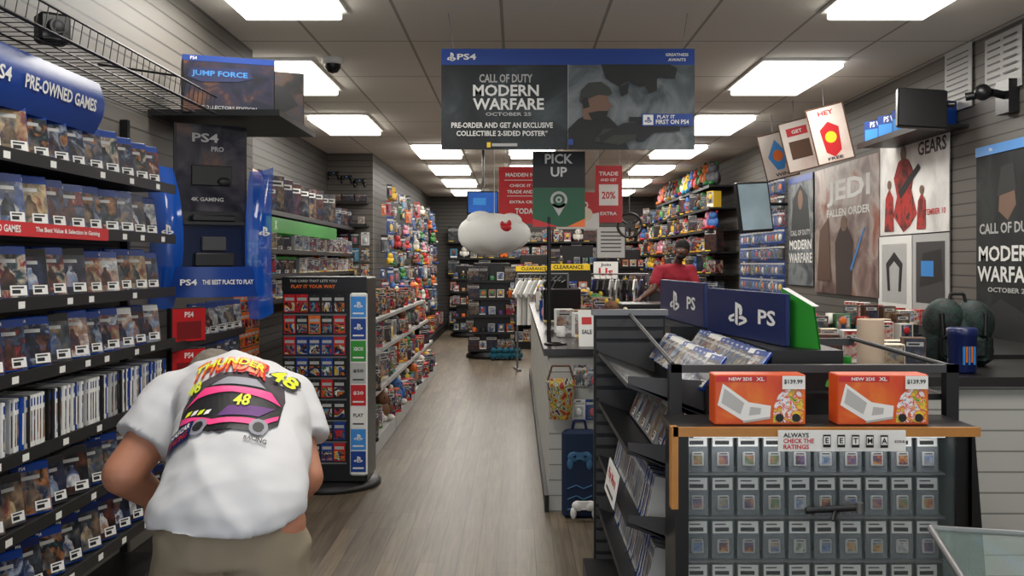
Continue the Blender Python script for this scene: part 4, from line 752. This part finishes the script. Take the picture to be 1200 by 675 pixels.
def hand(mb,W,D,Nn,S,mat,curl=.5,s=1):
    W=Vector(W);D=Vector(D).normalized();S=Vector(S).normalized();Nn=Vector(Nn).normalized()
    ln=[.95,1.05,1,.8]
    for i in range(4):
        k=W+D*.085*s+S*(.031-.021*i)*s; cap(mb,W+S*(.016-.011*i)*s,.014*s,k,.0115*s,mat,8)
        p=k;a=curl*.5
        for j,L in enumerate((.042,.027,.022)):
            d=D*math.cos(a)-Nn*math.sin(a); q=p+d*L*ln[i]*s; cap(mb,p,(.0098-.0008*j)*s,q,(.009-.0008*j)*s,mat,8); p=q; a+=curl
    a=W+S*.018*s+D*.02*s; b=a+(S*.035+D*.03-Nn*.01)*s; c=b+(S*.012+D*.03-Nn*.012)*s; cap(mb,a,.015*s,b,.012*s,mat,8); cap(mb,b,.0115*s,c,.009*s,mat,8)
V=Vector
SKW=M('skin_light',(176,120,94),.55,var=.08,vs=14); SKD=M('skin_dark',(88,56,42),.5,var=.06); SHW=M('shirt_white',(196,196,198),.9,var=.03); KHK=M('khaki_cloth',(140,128,108),.9,var=.06); HGY=M('hair_grey',(104,96,86),.8,var=.3,vs=60); HBK=M('hair_black',(12,10,10),.85); CRM=M('shirt_crimson',(148,28,46),.85)
# bent customer
mb=MB(); sk=SKW
HD=V((-.91,2.97,1.075)); NK=V((-.86,2.88,1.08))
loft(mb,[((-.69,2.38,.80),(.14,0,0),(0,-.10,0)),((-.69,2.44,.90),(.135,0,0),(0,-.09,.04)),((-.72,2.62,1.00),(.14,0,0),(0,-.06,.08)),((-.79,2.78,1.05),(.15,0,0),(0,-.02,.07)),((-.83,2.86,1.06),(.09,0,0),(0,-.01,.06))],sk)
cap(mb,NK-V((0,.05,.0)),.06,HD-V((0,.05,0)),.055,sk); mb.ell(HD,(.078,.105,.098),sk,18,12); mb.ell(HD+V((-.02,.06,-.06)),(.055,.05,.055),sk); mb.ell(HD+V((-.025,.115,-.02)),(.014,.022,.02),sk)
for s in(-1,1): mb.ell(HD+V((s*.08,.0,-.01)),(.012,.02,.032),sk,8,6)
SR=V((-.65,2.75,1.06)); ER=V((-.575,2.66,.87)); WR=V((-.63,2.88,.78)); SL=V((-.955,2.76,1.06)); EL=V((-1.05,2.62,.885)); WL=V((-1.02,2.80,.775))
cap(mb,SR,.062,ER,.052,sk); cap(mb,ER,.053,WR,.033,sk); cap(mb,SL,.062,EL,.056,sk); cap(mb,EL,.056,WL,.036,sk)
hand(mb,WR,(-.3,.9,-.3),(.3,.2,.9),(-.9,-.2,.1),sk,.45); hand(mb,WL,(-.35,.85,-.3),(-.1,.2,1),(.9,.3,.1),sk,.4)
for s,kx,ky in((-1,-.82,2.47),(1,-.60,2.42)):
    hip=V((-.69+s*.085,2.38,.82)); kn=V((kx,ky,.46)); an=V((kx-.01,ky-.1,.09)); cap(mb,hip,.095,kn,.062,sk); cap(mb,kn,.058,an,.038,sk); cap(mb,kn+V((0,-.03,-.1)),.052,an,.036,sk); cap(mb,an-V((0,.02,.03)),.035,an+V((-.01,.13,-.06)),.028,sk)
body=fuse('person',mb,sk,.0065,2,label='bent over man in white racing t-shirt and khaki shorts',cat='person')
mb=MB()
# back profile rises evenly from the hem to the shoulders so the print faces the viewer
loft(mb,[((-.69,2.335,.850),(.182,.0,0),(0,-.145,-.022)),((-.69,2.345,.88),(.180,.0,0),(0,-.14,0)),((-.69,2.40,.925),(.172,0,0),(0,-.13,.04)),((-.70,2.50,.97),(.172,0,0),(0,-.12,.075)),((-.725,2.62,1.01),(.180,0,0),(0,-.10,.11)),((-.77,2.74,1.045),(.19,0,0),(0,-.06,.135)),((-.81,2.83,1.065),(.16,0,0),(0,-.03,.125)),((-.84,2.90,1.075),(.095,0,0),(0,0,.085))],SHW,32)
for S0,S1_,S2_ in((V((-.71,2.76,1.08)),V((-.65,2.755,1.065)),V((-.602,2.695,.955))),(V((-.87,2.77,1.08)),V((-.95,2.76,1.065)),V((-1.018,2.68,.955)))):
    cap(mb,S0,.095,S1_,.080,SHW); mb.cyl(S1_,S2_,.078,.088,SHW,20); mb.ell(S1_,(.08,.08,.08),SHW)
shirt=fuse('shirt',mb,SHW,.0075,3,.008,9,parent=body,fold=.9,calm=V((-.72,2.56,1.13)),label='white t-shirt with colourful race car print')
mb=MB()
loft(mb,[((-.69,2.39,.91),(.13,0,0),(0,-.10,0)),((-.69,2.36,.84),(.155,0,0),(0,-.125,0)),((-.69,2.37,.74),(.17,0,0),(0,-.128,0))],KHK)
for s,kx,ky in((-1,-.82,2.47),(1,-.60,2.42)): cap(mb,V((-.69+s*.085,2.37,.76)),.105,V((kx,ky-.01,.5)),.09,KHK); mb.cyl((kx,ky-.01,.52),(kx,ky,.40),.09,.088,KHK,16)
fuse('shorts',mb,KHK,.009,3,.007,10,parent=body,fold=.8,label='loose khaki shorts')
mb=MB(); mb.ell(HD+V((.0,-.02,.022)),(.083,.10,.095),HGY,18,12); fuse('hair',mb,HGY,.006,2,.004,40,parent=body,label='short grey hair')
SHO=M('shoe_leather',(70,60,52),.6)
for kx,ky in((-.83,2.37),(-.61,2.32)):
    mb=MB(); loft(mb,[((kx,ky-.07,.045),(.035,0,0),(0,0,.04)),((kx,ky,.055),(.045,0,0),(0,0,.055)),((kx-.01,ky+.1,.045),(.05,0,0),(0,0,.043)),((kx-.012,ky+.19,.03),(.035,0,0),(0,0,.026))],SHO); fuse('shoe',mb,SHO,.006,2,parent=body)
# printed graphic on the shirt back
bm=bmesh.new(); bm.from_mesh(shirt.data); bvh=BVHTree.FromBMesh(bm); bm.free()
DC=V((-.725,2.525,1.10)); DU=V((1,0,0)); DV=V((-.06,.84,.54)).normalized(); DU=(DU-DV*DU.dot(DV)).normalized(); DN=DU.cross(DV).normalized()
if DN.z<0: DN=-DN
def decal(mb,pts,mat,lift=.003,cuts=5,fs=None):
    b=bmesh.new(); vs=[b.verts.new((x*1.02,y*1.12,0)) for x,y in pts]
    if fs is None: b.faces.new(vs)
    else:
        for f in fs:
            try:b.faces.new([vs[i] for i in f])
            except Exception: pass
    bmesh.ops.triangulate(b,faces=b.faces)
    if cuts: bmesh.ops.subdivide_edges(b,edges=b.edges,cuts=cuts,use_grid_fill=True)
    b.verts.index_update(); out=[]
    for v in b.verts:
        o=DC+DU*v.co.x+DV*v.co.y+DN*.4; hit=bvh.ray_cast(o,-DN,1)
        out.append((hit[0]+DN*lift) if hit[0] is not None else DC+DU*v.co.x+DV*v.co.y)
    mb.add(out,[tuple(v.index for v in f.verts) for f in b.faces],mat,sm=False); b.free()
def dtext(mb,t,cx,cy,h,w,mat,lift,rot=0,arc=0,cuts=1):
    vs,fs,asp=text_geo(t,True); c,s_=math.cos(rot),math.sin(rot); pts=[]
    for a,b_ in vs:
        x=a*w/asp; y=b_*h - arc*(x/w)**2*4; pts.append((cx+x*c-y*s_,cy+x*s_+y*c))
    decal(mb,pts,mat,lift,cuts,fs)
mb=MB(); YG=M('print_lime',(215,225,40),.6); SIL=M('print_grey',(130,130,140),.5)
decal(mb,[(-.125,-.08),(-.13,.0),(-.11,.07),(-.05,.1),(.05,.1),(.11,.07),(.125,0),(.12,-.1),(.0,-.15)],M('print_shadow',(60,52,58),.7),.003,10)
decal(mb,[(-.125,-.03),(-.12,-.09),(-.03,-.14),(.09,-.14),(.125,-.10),(.125,-.03),(.09,.02),(.05,.07),(-.03,.08),(-.08,.04)],INK,.005,10)
decal(mb,[(-.12,-.02),(-.08,.035),(.09,.012),(.12,-.03),(.09,-.02),(-.0,-.0),(-.09,.0)],PNK,.007,6); decal(mb,[(-.065,.04),(-.03,.072),(.045,.062),(.075,.025),(.0,.035)],SIL,.007,5)
decal(mb,[(-.12,-.075),(-.03,-.12),(.09,-.12),(.122,-.085),(.122,-.07),(.09,-.10),(-.03,-.10),(-.12,-.055)],PNK,.008,6); decal(mb,[(-.02,-.09),(.08,-.09),(.11,-.05),(.0,-.055)],M('print_purple',(90,40,110),.6),.0075,4)
for k in range(4): decal(mb,[(-.11+k*.018,-.06-.006*k),(-.097+k*.018,-.06-.006*k),(-.092+k*.018,-.045-.006*k),(-.105+k*.018,-.045-.006*k)],WH if k%2 else YG,.009,1)
for cx,cy in((-.06,-.118),(.085,-.125)): decal(mb,[(cx+.022*math.cos(k*.6),cy+.028*math.sin(k*.6)) for k in range(10)],SIL,.0085,2); decal(mb,[(cx+.013*math.cos(k*.6),cy+.017*math.sin(k*.6)) for k in range(10)],INK,.0095,2)
dtext(mb,'THUNDER',-.03,.135,.085,.20,RED,.009,-.04,.03); dtext(mb,'THUNDER',-.033,.139,.072,.19,ORG,.011,-.04,.03); dtext(mb,'THUNDER',-.034,.144,.03,.185,YG,.0125,-.04,.03)
dtext(mb,'48',.105,.105,.085,.07,INK,.012,-.1); dtext(mb,'48',.105,.105,.072,.06,YG,.0135,-.1); dtext(mb,'48',-.11,.045,.05,.036,YG,.0125,.1); dtext(mb,'48',.03,-.035,.045,.04,YG,.011)
decal(mb,[(-.14,-.09),(-.14,-.15),(-.075,-.15),(-.075,-.09)],DBL,.010,4); dtext(mb,'NASCAR',-.108,-.108,.018,.055,WH,.0115); dtext(mb,'RACING',-.108,-.132,.018,.05,RED,.0115); dtext(mb,'RACING',.085,-.168,.014,.05,INK,.008)
obj('shirt_print',mb,parent=body,label='colourful race car print on shirt back')
# clerk
mb=MB(); sk=SKD; H=V((1.95,11.54,1.60))
loft(mb,[((1.92,11.72,.0+.85),(.14,0,0),(0,.1,0)),((1.9,11.7,1.05),(.15,0,0),(0,.1,0)),((1.87,11.64,1.3),(.18,0,0),(0,.11,0)),((1.89,11.61,1.42),(.12,0,0),(0,.07,0))],sk)
cap(mb,(1.90,11.61,1.42),.055,(1.93,11.57,1.53),.05,sk); mb.ell(H,(.078,.095,.105),sk,18,12); mb.ell(H+V((-.03,-.055,-.065)),(.05,.045,.045),sk); mb.ell(H+V((-.045,-.10,-.025)),(.014,.02,.02),sk,8,6)
for s in(-1,1): mb.ell(H+V((s*.078,.01,-.0)),(.012,.02,.03),sk,8,6)
a1=V((1.69,11.60,1.35)); b1=V((1.60,11.48,1.14)); c1=V((1.45,11.38,1.04)); a2=V((2.06,11.62,1.36)); b2=V((2.12,11.50,1.12)); c2=V((1.9,11.40,1.05))
for a,b_,c in((a1,b1,c1),(a2,b2,c2)): cap(mb,a,.055,b_,.043,sk); cap(mb,b_,.042,c,.027,sk)
hand(mb,c1,(-.8,-.4,-.3),(0,-.2,1),(.3,-.9,0),sk); hand(mb,c2,(-.8,-.4,-.3),(0,-.2,1),(.3,-.9,0),sk)
for s in(-1,1): cap(mb,(1.92+s*.09,11.72,.85),.09,(1.92+s*.1,11.7,.47),.06,sk); cap(mb,(1.92+s*.1,11.7,.47),.055,(1.92+s*.1,11.74,.08),.04,sk); cap(mb,(1.92+s*.1,11.72,.05),.035,(1.92+s*.1,11.58,.03),.028,sk)
clerk=fuse('person',mb,sk,.0065,2,label='shop worker in crimson t-shirt looking down behind counter',cat='person')
mb=MB(); loft(mb,[((1.92,11.72,.82),(.17,0,0),(0,.13,0)),((1.9,11.7,1.05),(.175,0,0),(0,.13,0)),((1.87,11.64,1.28),(.2,0,0),(0,.13,0)),((1.88,11.62,1.40),(.15,0,0),(0,.09,0)),((1.9,11.61,1.44),(.075,0,0),(0,.065,0))],CRM)
cap(mb,a1,.075,(1.63,11.53,1.22),.068,CRM); cap(mb,a2,.075,(2.1,11.56,1.22),.068,CRM); cap(mb,(1.8,11.62,1.36),.08,a1,.07,CRM); cap(mb,(1.95,11.62,1.36),.08,a2,.07,CRM); fuse('shirt',mb,CRM,.01,4,.006,10,parent=clerk,fold=.6,label='crimson t-shirt')
mb=MB(); mb.ell(H+V((.006,.012,.034)),(.088,.104,.098),HBK,20,14); fuse('hair',mb,HBK,.006,1,.003,50,parent=clerk,label='short black hair')
# face stays in front of the hair shell
mb=MB(); mb.ell(H+V((-.02,-.062,-.02)),(.056,.046,.05),SKD,16,10); mb.ell(H+V((-.03,-.112,-.025)),(.012,.014,.018),SKD,8,6); obj('face',mb,parent=clerk)
mb=MB(); mb.ell(H+V((-.026,-.066,-.078)),(.052,.046,.034),HBK,14,9); obj('beard',mb,parent=clerk)
mb=MB(); 
for s in(-1,1): mb.ell(H+V((-.028+s*.024,-.104,-.002)),(.010,.006,.005),WH,8,6); mb.ell(H+V((-.028+s*.024,-.109,-.004)),(.005,.003,.004),INK,6,5)
obj('eyes',mb,parent=clerk)
mb=MB(); loft(mb,[((1.92,11.72,.92),(.155,0,0),(0,.115,0)),((1.92,11.72,.8),(.165,0,0),(0,.12,0))],INK)
for s in(-1,1): cap(mb,(1.92+s*.09,11.72,.8),.1,(1.92+s*.1,11.71,.12),.06,INK)
fuse('trousers',mb,INK,.01,3,parent=clerk)
mb=MB(); mb.box(1.2,2.1,10.7,11.24,0,.97,BLK); mb.box(1.15,2.15,10.68,11.34,.97,1.0,CTOP); obj('work_desk',mb,label='dark desk where worker stands',cat='desk')
for p in PROTOS: bpy.data.objects.remove(p)
# ---------------------------------------------------------------- world, camera
w=bpy.data.worlds.new('world'); SC.world=w; w.use_nodes=True; w.node_tree.nodes['Background'].inputs[0].default_value=(.88,.93,1,1); w.node_tree.nodes['Background'].inputs[1].default_value=1.7
cd=bpy.data.cameras.new('camera'); cam=bpy.data.objects.new('camera',cd); COL.objects.link(cam); cam.location=(0,0,1.45); cam.rotation_euler=(pi/2,0,0)
cd.sensor_width=36; cd.lens=36*1150/1200; cd.shift_x=-5/1200; cd.shift_y=-29.5/1200; cd.clip_start=.05; SC.camera=cam
SC.view_settings.view_transform='Standard'
